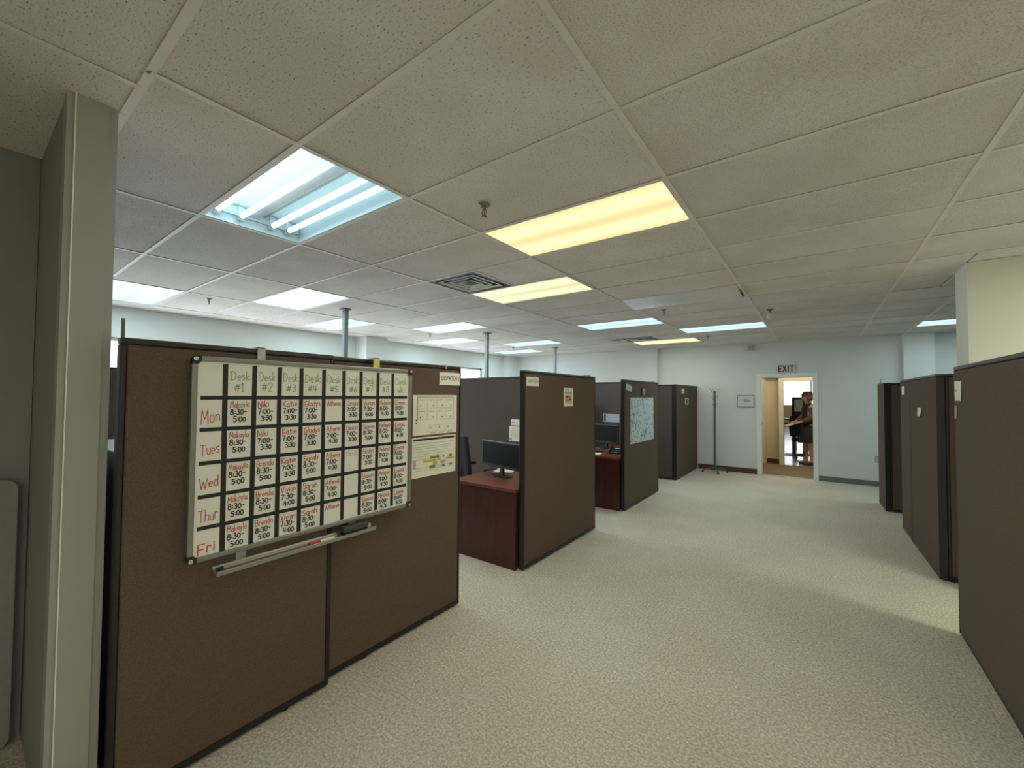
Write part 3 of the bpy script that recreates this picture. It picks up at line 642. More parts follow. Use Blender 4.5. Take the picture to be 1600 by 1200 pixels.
def letters(text, u, v, h, wd, fit=None, slope=0.0, jit=0.02, cond=1.0, hard=False):
    """marker strokes as flat ribbons in a (u, v) plane; returns list of quads"""
    tw = sum(G[c][0] * cond + 0.17 for c in text) * h
    sx = 1.0 if not fit or tw <= fit else fit / tw
    quads = []; x = u; wd = wd * max(0.68, sx)
    for ch in text:
        gw, st = G[ch]
        dy = random.uniform(-jit, jit) * h; sc = 1 + random.uniform(-jit, jit) * 2
        for pl in st:
            P = [Vector((x + (px * cond + 0.08) * h * sx, v + dy + py * h * sc + slope * (x - u), 0)) for px, py in pl]
            for a, b in zip(P[:-1], P[1:]):
                dd = (b - a)
                if dd.length < 1e-6: continue
                dd.normalize(); n = Vector((-dd.y, dd.x, 0)) * wd / 2
                ex = dd * wd * (0.5 if hard else 0.35)
                quads.append([a - ex - n, b + ex - n, b + ex + n, a - ex + n])
        x += (gw * cond + 0.17) * h * sx
    return quads
def ribbon(quads, M, name, m, parent, label=None):
    """a printed or written mark: quads in (u, v) mapped by M to parent space"""
    mb = MB()
    for k, q in enumerate(quads):
        zo = 0.00004 * (k % 7)
        mb.add([M @ Vector((p[0], p[1], zo)) for p in q], [(0, 1, 2, 3)])
    return mb.build(name, m, parent, label=label)
def rects(lst): return [[(a, c), (b, c), (b, d), (a, d)] for a, b, c, d in lst]
# plane facing +x: u -> +y (world), v -> z, normal +x
def plane_px(x, y, z): return Matrix(((0, 0, 1, x), (1, 0, 0, y), (0, 1, 0, z), (0, 0, 0, 1)))
# plane facing -x: u -> -y
def plane_nx(x, y, z): return Matrix(((0, 0, -1, x), (-1, 0, 0, y), (0, 1, 0, z), (0, 0, 0, 1)))
# plane facing -y: u -> +x
def plane_ny(x, y, z): return Matrix(((1, 0, 0, x), (0, 0, -1, y), (0, 1, 0, z), (0, 0, 0, 1)))

# ------------------------------------------------------------------ whiteboard
WX = -2.112; WY0, WY1, WZ0, WZ1 = 0.592, 1.756, 0.853, 1.722
wb = thing('whiteboard', 'framed whiteboard with a handwritten weekly desk schedule in black tape grid', 'whiteboard', (WX, (WY0 + WY1) / 2, WZ0))
LOC = Vector(wb.location)
def loc_m(M): return Matrix.Translation(-LOC) @ M
FW = 0.022
def wbx(x0, x1, y0, y1, z0, z1): return MB().box(x0 - LOC.x, x1 - LOC.x, y0 - LOC.y, y1 - LOC.y, z0 - LOC.z, z1 - LOC.z)
wbx(WX, WX + 0.012, WY0 + 0.008, WY1 - 0.008, WZ0 + 0.008, WZ1 - 0.008).build('writing_surface', 'board_white', wb)
wbx(WX - 0.002, WX + 0.022, WY0 + 0.03, WY1 - 0.03, WZ1 - FW, WZ1).build('frame_rail', 'board_frame', wb, bevel=0.005)
wbx(WX - 0.002, WX + 0.022, WY0 + 0.03, WY1 - 0.03, WZ0, WZ0 + FW).build('frame_rail', 'board_frame', wb, bevel=0.005)
wbx(WX - 0.002, WX + 0.022, WY0, WY0 + FW, WZ0 + 0.03, WZ1 - 0.03).build('frame_rail', 'board_frame', wb, bevel=0.005)
wbx(WX - 0.002, WX + 0.022, WY1 - FW, WY1, WZ0 + 0.03, WZ1 - 0.03).build('frame_rail', 'board_frame', wb, bevel=0.005)
for sy in (0, 1):
    for sz in (0, 1):
        oy = (lambda t: WY0 + t) if not sy else (lambda t: WY1 - t)
        oz = (lambda t: WZ0 + t) if not sz else (lambda t: WZ1 - t)
        pts = [(0.001, 0.016), (0.006, 0.006), (0.016, 0.001), (0.034, 0.0), (0.034, 0.023), (0.028, 0.026), (0.026, 0.028), (0.023, 0.034), (0.0, 0.034)]
        vs = [(x, oy(a), oz(b)) for x in (WX - 0.003, WX + 0.024) for a, b in pts]
        n = len(pts)
        cc = MB().add([tuple(Vector(p) - LOC) for p in vs], [tuple(range(n)), tuple(range(n, 2 * n))] + [(i, (i + 1) % n, n + (i + 1) % n, n + i) for i in range(n)]).build('corner_cap', 'trim_black', wb)
        MB().lathe((0, 0, 0), [(0.009, 0), (0.009, 0.002), (0.006, 0.003)], n=12).xf(loc_m(plane_px(WX + 0.024, oy(0.013), oz(0.013)))).build('screw_cover', 'chrome', cc)
SX = WX + 0.0125
VT = [0.720, 0.834, 0.946, 1.052, 1.172, 1.286, 1.392, 1.502, 1.614]
HT = [1.544, 1.408, 1.266, 1.124, 0.992]
for k, y in enumerate(VT):
    e = random.uniform(-0.004, 0.004)
    M = loc_m(plane_px(SX, 0, 0)); b0 = WZ0 + 0.012 + 0.018 * (k / 8); t0 = WZ1 - 0.028
    q = [[(y - 0.0105, b0), (y + 0.0105, b0 + 0.002), (y + 0.0105 + e, t0), (y - 0.0105 + e, t0 - 0.003)]]
    ribbon(q, M, 'tape_strip', 'tape', wb)
for k, z in enumerate(HT):
    M = loc_m(plane_px(SX + 0.0005, 0, 0)); e = random.uniform(-0.003, 0.003)
    q = [[(0.626, z - 0.0085), (1.722, z - 0.0085 + e), (1.722, z + 0.0085 + e), (0.626, z + 0.0085)]]
    ribbon(q, M, 'tape_strip', 'tape', wb)
MT = loc_m(plane_px(SX + 0.0003, 0, 0))
CL = [0.622] + [y + 0.012 for y in VT]; CR = [y - 0.012 for y in VT] + [1.725]
RT = [1.690] + [z - 0.010 for z in HT]
def note(text, y, z, h, wd, m, fit, slope=0.04): ribbon(letters(text, y, z, h, wd, fit, slope, 0.05), MT, 'handwriting', m, wb)
for k in range(9):
    y, wdt = CL[k + 1], CR[k + 1] - CL[k + 1]
    note('Desk', y + 0.004, 1.622, 0.040, 0.0034, 'ink_green', wdt - 0.01)
    note('#%d' % (k + 1) if k < 8 else 'wk', y + 0.018, 1.574, 0.038, 0.0034, 'ink_green', wdt - 0.02)
for k, dname in enumerate(('Mon', 'Tues', 'Wed', 'Thur', 'Fri')):
    note(dname, CL[0] + 0.006, RT[k + 1] - 0.100, 0.056 if k == 0 else 0.048, 0.0046, 'ink_red', 0.074, 0.16)
PLAN = [
 ['Makayla 8:30 5:00', 'Niki 7:00 3:30', 'Katie 7:00 3:30', 'Gladys 7:00 3:30', 'Athena', 'Carissa 7:00 3:30', 'Vivian 7:30 4:00', 'Melanie 8:00 4:30', 'Emma 8:00 4:30'],
 ['Makayla 8:30 5:00', 'Niki 7:00 3:30', 'Katie 7:00 3:30', 'Gladys 7:00 3:30', 'Athena 7:00 4:30', 'Carissa 7:00 3:30', 'Shannon 8:30 5:00', 'Melanie 8:00 4:30', 'Emma 8:00 4:30'],
 ['Makayla 8:30 5:00', 'Brenda 8:30 5:00', 'Katie 7:00 3:30', 'Sarah 8:30 5:00', 'Athena 7:00 4:30', '*Carissa', 'Gladys 7:00 3:30', 'Melanie 8:00 4:30', 'Emma 8:00 4:30'],
 ['Makayla 8:30 5:00', 'Brenda 8:30 5:00', 'Vivian 7:30 4:00', 'Sarah 8:30 5:00', 'Athena 7:00 4:30', '', 'Shannon 8:30 5:00', 'Melanie 8:00 4:30', 'Emma 8:00 4:30'],
 ['Makayla 8:30 5:00', 'Brenda 8:30 5:00', 'Vivian 7:30 4:00', 'Sarah 8:30 5:00', 'Athena', '', 'Shannon 8:30 5:00', 'Melanie 8:00 4:30', 'Emma 8:00 4:30']]
for i, row in enumerate(PLAN):
    zt = RT[i + 1]
    for j, cell in enumerate(row):
        if not cell: continue
        y = CL[j + 1]; wdt = CR[j + 1] - y
        if cell[0] == '*':
            note(cell[1:], y + 0.006, zt - 0.034, 0.026, 0.0024, 'ink_red_pale', wdt - 0.012); continue
        p = cell.split()
        note(p[0], y + 0.004, zt - 0.034, 0.027, 0.0036, 'ink_red', wdt - 0.010)
        if len(p) > 1:
            note(p[1] + '-', y + 0.005, zt - 0.066, 0.026, 0.0044, 'ink_black', wdt - 0.010)
            note(p[2], y + 0.018, zt - 0.097, 0.024, 0.0044, 'ink_black', wdt - 0.026)
# hooks over the partition top
def hook(y0, y1, m, label):
    x = -2.119
    mb = MB().box(x + 0.001, x + 0.006, y0, y1, 1.705, 1.781).box(x - 0.058, x + 0.006, y0, y1, 1.777, 1.781)
    mb.box(x + 0.006, x + 0.010, y0, y1, 1.700, 1.7205)
    return mb.build('hanging_hook', m, wb, origin=None, label=label)
for a, b, m, l in ((0.850, 0.884, 'aluminium', 'grey metal hanging hook'), (1.484, 1.524, 'note_yellow', 'yellow hanging tab')):
    o = hook(a, b, m, l); o.location = -LOC
    if m == 'note_yellow':
        for v in o.data.vertices: pass
# tray on the partition below the board
ty0, ty1 = 0.69, 1.478
tr = thing('marker_tray', 'narrow aluminium marker tray under the whiteboard', 'tray', (-2.119, (ty0 + ty1) / 2, 0.79))
TL = Vector(tr.location)
prof = [(0.0, 0.812), (0.005, 0.812), (0.010, 0.795), (0.052, 0.790), (0.058, 0.802), (0.062, 0.800), (0.056, 0.782), (0.002, 0.786)]
n = len(prof)
MB().add([(a, y - TL.y, b - TL.z) for y in (ty0, ty1) for a, b in prof], [tuple(range(n)), tuple(range(n, 2 * n))] + [(i, (i + 1) % n, n + (i + 1) % n, n + i) for i in range(n)]).build('channel', 'aluminium', tr)
for y in (0.80, 1.36): B(-0.002, 0.006, y - 0.02 - TL.y, y + 0.02 - TL.y, 0.022, 0.064).build('tray_bracket', 'aluminium', tr)
er = thing('board_eraser', 'dark grey felt whiteboard eraser on the marker tray', 'eraser', (-2.086, 1.355, 0.7975))
B(-0.022, 0.022, -0.075, 0.075, 0.014, 0.040).build('handle', 'grey_felt', er, bevel=0.004)
B(-0.021, 0.021, -0.073, 0.073, 0, 0.014).build('felt_pad', 'black_fabric', er, bevel=0.002)
mk = thing('marker', 'white dry-erase marker with a red cap on the marker tray', 'marker', (-2.072, 1.155, 0.8035))
MB().tube((0, -0.005, 0), (0, 0.070, 0), 0.0085, n=14).build('barrel', 'marker_white', mk)
MB().tube((0, -0.062, 0), (0, -0.005, 0), 0.0092, n=14).build('cap', 'marker_red', mk)
ps = thing('pointer_stick', 'long thin wooden stick lying along the marker tray', 'stick', (-2.096, 0.985, 0.802))
MB().tube((0, -0.28, 0), (0, 0.27, 0), 0.0065, n=10).build('shaft', 'stick', ps)
MB().tube((0, -0.285, 0), (0, -0.26, 0), 0.008, n=10).build('end_cap', 'trim_black', ps)

# ------------------------------------------------------------------ papers and signs
def sheet(name, label, cat, M, wd, ht, m='paper', curl=0.0, group=None):
    """paper in plane M (u, v): origin bottom left"""
    t = thing(name, label, cat, M.to_translation(), group=group)
    R = Matrix.Translation(-M.to_translation()) @ M
    nx = 8; vs = []; fs = []
    for i in range(nx + 1):
        for j in (0, 1):
            u = wd * i / nx; c = curl * (math.sin(math.pi * i / nx) + (0.6 if j == 0 else 0) * (i / nx) ** 2)
            vs.append(R @ Vector((u, ht * j, 0.0012 + c)))
    for i in range(nx): fs.append((2 * i, 2 * i + 2, 2 * i + 3, 2 * i + 1))
    o = MB().add(vs, fs).build('page', m, t)
    so = o.modifiers.new('thick', 'SOLIDIFY'); so.thickness = 0.0006; so.offset = 0
    return t, R @ Matrix.Translation((0, 0, 0.0022))
def scribble(R, t, lines, m='ink_grey'):
    q = []
    for (u0, u1, v, h) in lines:
        u = u0
        while u < u1:
            L = random.uniform(0.3, 0.9) * h * 2
            q += rects([(u, min(u1, u + L), v, v + h * random.uniform(0.6, 1))]); u += L + h * 0.5
    ribbon(q, R, 'print', m, t)
PX = -2.166
# layout sheet
t, R = sheet('paper_sheet', 'white printed floor plan sheet of desk boxes beside the whiteboard', 'paper', plane_px(PX, 1.826, 1.287), 0.414, 0.274)
ln = []
def boxq(u0, u1, v0, v1, w=0.0016): return rects([(u0, u1, v0, v0 + w), (u0, u1, v1 - w, v1), (u0, u0 + w, v0, v1), (u1 - w, u1, v0, v1)])
for k in range(4):
    for j, v in enumerate((0.185, 0.105)): ln += boxq(0.045 + 0.086 * k, 0.126 + 0.086 * k, v, v + 0.072)
for k in range(3): ln += boxq(0.135 + 0.088 * k, 0.212 + 0.088 * k, 0.02, 0.066)
ribbon(ln, R, 'print', 'ink_pale', t)
ribbon(rects([(0.036, 0.041, 0.105, 0.262), (0.036, 0.378, 0.259, 0.263), (0.374, 0.378, 0.11, 0.262)]), R @ Matrix.Translation((0, 0, 0.0003)), 'print', 'ink_grey', t)
dots = []
for k in range(4):
    for v in (0.196, 0.116): dots += rects([(0.060 + 0.086 * k + (0.03 if k in (1, 2, 3) else 0), 0.068 + 0.086 * k + (0.03 if k in (1, 2, 3) else 0), v, v + 0.009)])
for k in range(3): dots += rects([(0.150 + 0.086 * k, 0.158 + 0.086 * k, 0.044, 0.053)])
dots += rects([(0.024, 0.034, 0.098, 0.108), (0.024, 0.034, 0.080, 0.090)])
ribbon(dots, R @ Matrix.Translation((0, 0, 0.0006)), 'print', 'ink_black', t)
scribble(R @ Matrix.Translation((0, 0, 0.0006)), t, [(0.055 + 0.086 * k, 0.105 + 0.086 * k, v, 0.006) for k in range(4) for v in (0.238, 0.158)] + [(0.15 + 0.086 * k, 0.205 + 0.086 * k, 0.008, 0.007) for k in range(3)], 'ink_grey')
# coloured schedule sheet
t, R = sheet('paper_sheet', 'printed calendar sheet with yellow and olive colour blocks under the floor plan', 'paper', plane_px(PX, 1.822, 1.002), 0.410, 0.272)
ribbon(rects([(0.012, 0.395, 0.248, 0.262)]), R, 'print', 'ink_black', t)
ribbon(rects([(0.01, 0.4, 0.205, 0.2068), (0.01, 0.4, 0.120, 0.1218), (0.01, 0.4, 0.062, 0.0638)]), R, 'print', 'ink_grey', t)
scribble(R, t, [(0.012, 0.39, 0.222, 0.006), (0.012, 0.39, 0.190, 0.005), (0.012, 0.33, 0.172, 0.005), (0.05, 0.39, 0.154, 0.005), (0.012, 0.25, 0.138, 0.005), (0.012, 0.39, 0.045, 0.005)], 'ink_pale')
R2 = R @ Matrix.Translation((0, 0, 0.0004))
ribbon(rects([(0.10, 0.215, 0.096, 0.114), (0.315, 0.395, 0.096, 0.112), (0.225, 0.26, 0.098, 0.116)]), R2, 'print', 'ink_yellow', t)
ribbon(rects([(0.16, 0.245, 0.118, 0.134), (0.155, 0.21, 0.052, 0.072), (0.345, 0.375, 0.052, 0.066)]), R2, 'print', 'ink_olive', t)
ribbon(rects([(0.345, 0.37, 0.114, 0.132), (0.28, 0.295, 0.118, 0.132), (0.275, 0.30, 0.050, 0.066)]), R2, 'print', 'ink_blue', t)
ribbon(rects([(0.012, 0.034, 0.066, 0.118), (0.19, 0.225, 0.074, 0.095), (0.26, 0.31, 0.074, 0.096)]), R2, 'print', 'ink_pink', t)
# dispatch sign 1
def clip_sign(label, x, y, z, wd, ht, text, tilt=0, m='paper', hh=0.028):
    M = plane_px(x, y, z) @ Matrix.Rotation(tilt, 4, 'Z')
    t, R = sheet('name_sign', label, 'sign', M, wd, ht, m, group='partition name signs', curl=0.001)
    if text: ribbon(letters(text, 0.02, ht * 0.40, hh, 0.0032, wd - 0.03, 0, 0.03), R @ Matrix.Translation((0, 0, 0.001)), 'lettering', 'ink_black', t)
    else: scribble(R @ Matrix.Translation((0, 0, 0.001)), t, [(wd * 0.2, wd * 0.8, ht * 0.42, ht * 0.16)], 'ink_grey')
    MB().path([R @ Vector(p) for p in ((wd * 0.2, ht * 0.98, 0.001), (wd * 0.32, ht * 1.12, 0.001), (wd * 0.62, ht * 1.12, 0.001), (wd * 0.72, ht * 0.98, 0.001))], 0.0016, n=6).build('wire_clip', 'chrome', t)
    return t
clip_sign('white paper sign reading Dispatch 1 beside the whiteboard', PX, 2.064, 1.634, 0.208, 0.092, 'DISPATCH 1', 0.0)
clip_sign('white paper sign reading Dispatch 4 on the aisle partition', -2.112, 3.08, 1.650, 0.205, 0.082, 'DISPATCH 4', 0.0)
clip_sign('tilted pale blue sign on the street map partition', -2.112, 5.50, 1.655, 0.215, 0.082, '', -0.16, 'paper_blue')
clip_sign('small white sign on the partition beside the coat stand', -2.112, 8.39, 1.620, 0.21, 0.095, '', 0.0)
# orange push pin clip above the first sign
pc = thing('push_pin', 'small orange clip on the partition top above the Dispatch 1 sign', 'clip', (PX - 0.004, 2.125, 1.772))
B(0.004, 0.012, -0.008, 0.008, -0.022, 0.004).build('jaw', 'ink_orange', pc, bevel=0.002)
B(-0.02, 0.012, -0.008, 0.008, 0.003, 0.007).build('spring', 'ink_orange', pc)
# flyer
t, R = sheet('flyer', 'small white flyer with black heading and orange picture on the aisle partition', 'flyer', plane_px(-2.112, 3.765, 1.450), 0.205, 0.195, 'paper')
scribble(R, t, [(0.03, 0.17, 0.135, 0.026)], 'ink_black'); scribble(R, t, [(0.06, 0.10, 0.176, 0.010), (0.03, 0.17, 0.035, 0.010), (0.03, 0.17, 0.118, 0.008)], 'ink_grey')
ribbon(rects([(0.03, 0.17, 0.05, 0.112)]), R, 'print', 'ink_orange', t)
ribbon(rects([(0.03, 0.10, 0.095, 0.108), (0.12, 0.15, 0.068, 0.082)]), R @ Matrix.Translation((0, 0, 0.0005)), 'print', 'ink_black', t)
# map
t, R = sheet('street_map', 'large pale blue street map pinned to the aisle partition', 'map', plane_px(-2.112, 5.665, 0.885), 1.01, 0.655, 'street_map', curl=0.004)
for q_ in [[(0.05, 0.42), (0.32, 0.44), (0.32, 0.447), (0.05, 0.427)], [(0.02, 0.28), (0.2, 0.29), (0.2, 0.297), (0.02, 0.288)], [(0.02, 0.17), (0.12, 0.175), (0.12, 0.182), (0.02, 0.178)], [(0.6, 0.18), (0.64, 0.18), (0.64, 0.10), (0.6, 0.1)], [(0.42, 0.10), (0.5, 0.11), (0.5, 0.085), (0.42, 0.075)], [(0.64, 0.25), (0.72, 0.26), (0.72, 0.24), (0.64, 0.23)], [(0.84, 0.24), (0.93, 0.25), (0.93, 0.235), (0.84, 0.225)]]:
    ribbon([q_], R @ Matrix.Translation((0, 0, 0.006)), 'printed_block', 'ink_blue', t)
ribbon([[(0.36, 0.46), (0.5, 0.47), (0.5, 0.48), (0.36, 0.47)], [(0.5, 0.47), (0.72, 0.43), (0.72, 0.44), (0.5, 0.48)]], R @ Matrix.Translation((0, 0, 0.006)), 'print', 'marker_white', t)
# small picture above the map
def small_frame(label, x, y, z, wd, ht, pic):
    t = thing('picture_frame', label, 'picture', (x, y + wd / 2, z))
    f = 0.022
    B(0, 0.012, -wd / 2, wd / 2, 0, ht).build('backing', 'trim_black', t, bevel=0.003)
    return t, f
t, f = small_frame('small dark framed portrait snapshot above the street map', -2.112, 6.10, 1.575, 0.17, 0.115, 0)
B(0.012, 0.0135, -0.03, 0.06, 0.035, 0.105).build('picture', 'pink_print', t)
B(0.012, 0.0135, 0.0, 0.04, 0.004, 0.03).build('picture', 'paper', t)
t = thing('picture_frame', 'small white rimmed snapshot on the partition beside the coat stand', 'picture', (-2.112, 8.78, 1.40))
MB().box(0, 0.006, -0.12, -0.09, 0, 0.13).box(0, 0.006, 0.09, 0.12, 0, 0.13).box(0, 0.006, -0.09, 0.09, 0, 0.018).box(0, 0.006, -0.09, 0.09, 0.112, 0.13).build('rim', 'paper', t)
B(0, 0.004, -0.09, 0.09, 0.018, 0.112).build('picture', 'dark_plastic', t)
# papers on the dividers
t, R = sheet('paper_sheet', 'small white notice on the divider above the first monitor', 'paper', plane_ny(-3.31, 4.468, 1.16), 0.16, 0.082, 'paper')
scribble(R, t, [(0.02, 0.06, 0.03, 0.03)], 'ink_grey')
t, R = sheet('paper_sheet', 'white list sheet with a pink corner on the divider by the first monitor', 'paper', plane_ny(-3.34, 4.468, 0.95), 0.17, 0.20, 'paper')
scribble(R, t, [(0.02, 0.15, v, 0.006) for v in (0.06, 0.08, 0.10, 0.12, 0.14, 0.16)], 'ink_pale'); ribbon(rects([(0.005, 0.05, 0.01, 0.045)]), R, 'print', 'ink_pink', t)
t, R = sheet('paper_sheet', 'pale blue printed notice above the second monitor', 'paper', plane_ny(-3.06, 6.878, 1.105), 0.30, 0.14, 'paper_blue')
ribbon(rects([(0.015, 0.055, 0.01, 0.13)]), R, 'print', 'ink_blue', t); scribble(R, t, [(0.075, 0.28, v, 0.007) for v in (0.03, 0.055, 0.08, 0.105)], 'ink_grey')
# tags on the right partitions (plane facing -x)
t, R = sheet('name_sign', 'cream paper tag with a small mark on the large right partition', 'sign', plane_nx(0.742, 3.985, 1.548), 0.165, 0.128, 'paper', curl=0.006, group='partition name signs')
scribble(R @ Matrix.Translation((0, 0, 0.008)), t, [(0.055, 0.105, 0.06, 0.018)], 'ink_grey')
t, R = sheet('paper_tag', 'curled brown paper strip below the cream tag on the right partition', 'tag', plane_nx(0.742, 3.975, 1.43), 0.045, 0.085, 'stick', curl=0.008)
t, R = sheet('paper_tag', 'curled pale tag on the partition right of the aisle', 'tag', plane_nx(0.822, 5.76, 1.385), 0.12, 0.085, 'paper', curl=0.02)
t, R = sheet('name_sign', 'white sign at the top of the narrow partition right of the aisle', 'sign', plane_nx(0.810, 6.70, 1.60), 0.20, 0.10, 'paper', curl=0.003, group='partition name signs')

# ------------------------------------------------------------------ desks
def desk(label, x0, x1, y0, y1, h=0.72):
    t = thing('desk', label, 'desk', ((x0 + x1) / 2, y0, 0), group='mahogany cubicle desks')
    hx = (x1 - x0) / 2; L = y1 - y0
    B(-hx, hx, -0.012, L, h - 0.03, h).build('desk_top', 'mahogany_top', t, bevel=0.003)
    B(-hx + 0.006, hx - 0.006, 0, 0.028, 0, h - 0.03).build('end_panel', 'mahogany', t, bevel=0.002)
    B(-hx + 0.006, hx - 0.006, L - 0.03, L - 0.002, 0, h - 0.03).build('end_panel', 'mahogany', t, bevel=0.002)
    B(hx - 0.026, hx - 0.006, 0.028, L - 0.03, 0.02, h - 0.03).build('modesty_panel', 'mahogany', t)
    ped = B(-hx + 0.02, hx - 0.08, L - 0.45, L - 0.04, 0.03, h - 0.04).build('pedestal', 'mahogany', t)
    for k in range(3):
        dr = B(-hx + 0.008, -hx + 0.022, L - 0.44, L - 0.05, 0.05 + 0.21 * k, 0.245 + 0.21 * k).build('drawer', 'mahogany', ped, bevel=0.002)
    return t
desk('mahogany desk behind the partition with the orange flyer', -2.965, -2.170, 3.015, 4.44)
desk('mahogany desk behind the street map partition', -2.95, -2.170, 5.42, 6.86)
def hutch(x0, x1, y0, y1, z0, z1, label):
    t = thing('desk_hutch', label, 'hutch', ((x0 + x1) / 2, (y0 + y1) / 2, z0))
    hx, hy, h = (x1 - x0) / 2, (y1 - y0) / 2, z1 - z0
    for s in (-1, 1): B(-hx, hx, min(s * hy, s * (hy - 0.02)), max(s * hy, s * (hy - 0.02)), 0, h).build('side_panel', 'mahogany', t)
    B(-hx, hx, -hy + 0.02, hy - 0.02, h - 0.02, h).build('top_panel', 'mahogany', t)
    B(-hx, hx, -hy + 0.02, hy - 0.02, 0.28, 0.30).build('shelf', 'mahogany', t)
    B(-hx, -hx + 0.012, -hy + 0.02, hy - 0.02, 0.0, h - 0.02).build('back_panel', 'mahogany', t)
dk = desk('mahogany return desk deep inside the second cubicle', -4.6, -3.3, 6.25, 6.85)
hutch(-4.55, -3.28, 6.55, 6.85, 0.72, 1.42, 'dark mahogany hutch on the return desk of the second cubicle')

def monitor(label, x, y, z, rz, wd=0.52, ht=0.32, lift=0.10):
    t = thing('monitor', label, 'monitor', (x, y, z), rz, 'desk monitors')
    MB().lathe((0, 0, 0), [(0.12, 0), (0.12, 0.008), (0.05, 0.016), (0.02, 0.018)], n=24, sx=1.15, sy=0.8).build('stand_base', 'dark_plastic', t, smooth=False)
    MB().box(-0.025, 0.025, -0.006, 0.02, 0.016, lift + 0.12).build('stand_neck', 'dark_plastic', t, bevel=0.004)
    o = MB().box(-wd / 2, wd / 2, -0.028, 0.0, lift, lift + ht).build('bezel', 'dark_plastic', t, bevel=0.008)
    B(-wd / 2 + 0.018, wd / 2 - 0.018, -0.0295, -0.028, lift + 0.03, lift + ht - 0.018).build('screen', 'screen', o)
    B(-0.14, 0.14, 0, 0.035, lift + 0.06, lift + ht - 0.06).build('rear_housing', 'dark_plastic', o, bevel=0.012)
    return t
monitor('black desktop monitor behind the flyer partition', -2.665, 3.44, 0.72, -0.22, 0.62, 0.27, 0.085)
monitor('black desktop monitor behind the street map partition', -2.75, 6.30, 0.72, -0.30, 0.52, 0.30, 0.085)
def keyboard(label, x, y, z, rz):
    t = thing('keyboard', label, 'keyboard', (x, y, z), rz)
    B(-0.22, 0.22, -0.07, 0.07, 0, 0.016).build('case', 'dark_plastic', t, bevel=0.004)
    k = MB()
    for i in range(15):
        for j in range(5): k.box(-0.205 + i * 0.0275, -0.205 + i * 0.0275 + 0.023, -0.058 + j * 0.0235, -0.058 + j * 0.0235 + 0.019, 0.016, 0.022)
    k.build('keys', 'grey_felt', t)['kind'] = 'stuff'
keyboard('black keyboard on the desk of the second cubicle', -2.78, 5.98, 0.72, -0.9)
def telephone(label, x, y, z, rz):
    t = thing('desk_telephone', label, 'telephone', (x, y, z), rz)
    MB().add([(-0.09, -0.1, 0), (0.09, -0.1, 0), (0.09, 0.1, 0), (-0.09, 0.1, 0), (-0.09, -0.1, 0.02), (0.09, -0.1, 0.02), (0.09, 0.1, 0.07), (-0.09, 0.1, 0.07)],
             [(3, 2, 1, 0), (4, 5, 6, 7), (0, 1, 5, 4), (1, 2, 6, 5), (2, 3, 7, 6), (3, 0, 4, 7)]).build('base', 'dark_plastic', t, bevel=0.006)
    MB().path([(-0.06, -0.09, 0.04), (-0.06, -0.06, 0.055), (-0.06, 0.06, 0.085), (-0.06, 0.09, 0.08)], 0.016).build('handset', 'dark_plastic', t)
    B(0.0, 0.07, 0.02, 0.07, 0.058, 0.064).build('display', 'paper_blue', t)
telephone('black desk telephone beside the first cubicle monitor', -2.32, 4.02, 0.72, 0.2)
telephone('black desk telephone on the second cubicle desk', -2.42, 5.85, 0.72, 0.2)
def papers(label, x, y, z, rz, wd, ht):
    t = thing('paper_stack', label, 'papers', (x, y, z), rz)
    for k in range(3):
        o = B(-wd / 2, wd / 2, -ht / 2, ht / 2, 0.003 * k, 0.003 * k + 0.003).build('page', 'paper', t); o.rotation_euler = (0, 0, random.uniform(-0.15, 0.15))
papers('loose white papers behind the first monitor', -2.93 + 0.12, 3.70, 0.72, 0.4, 0.21, 0.28)
papers('loose white papers by the telephone in the first cubicle', -2.42, 3.72, 0.72, 0.1, 0.21, 0.28)
papers('loose white papers on the second cubicle desk', -2.62, 5.56, 0.72, 0.1, 0.21, 0.16)

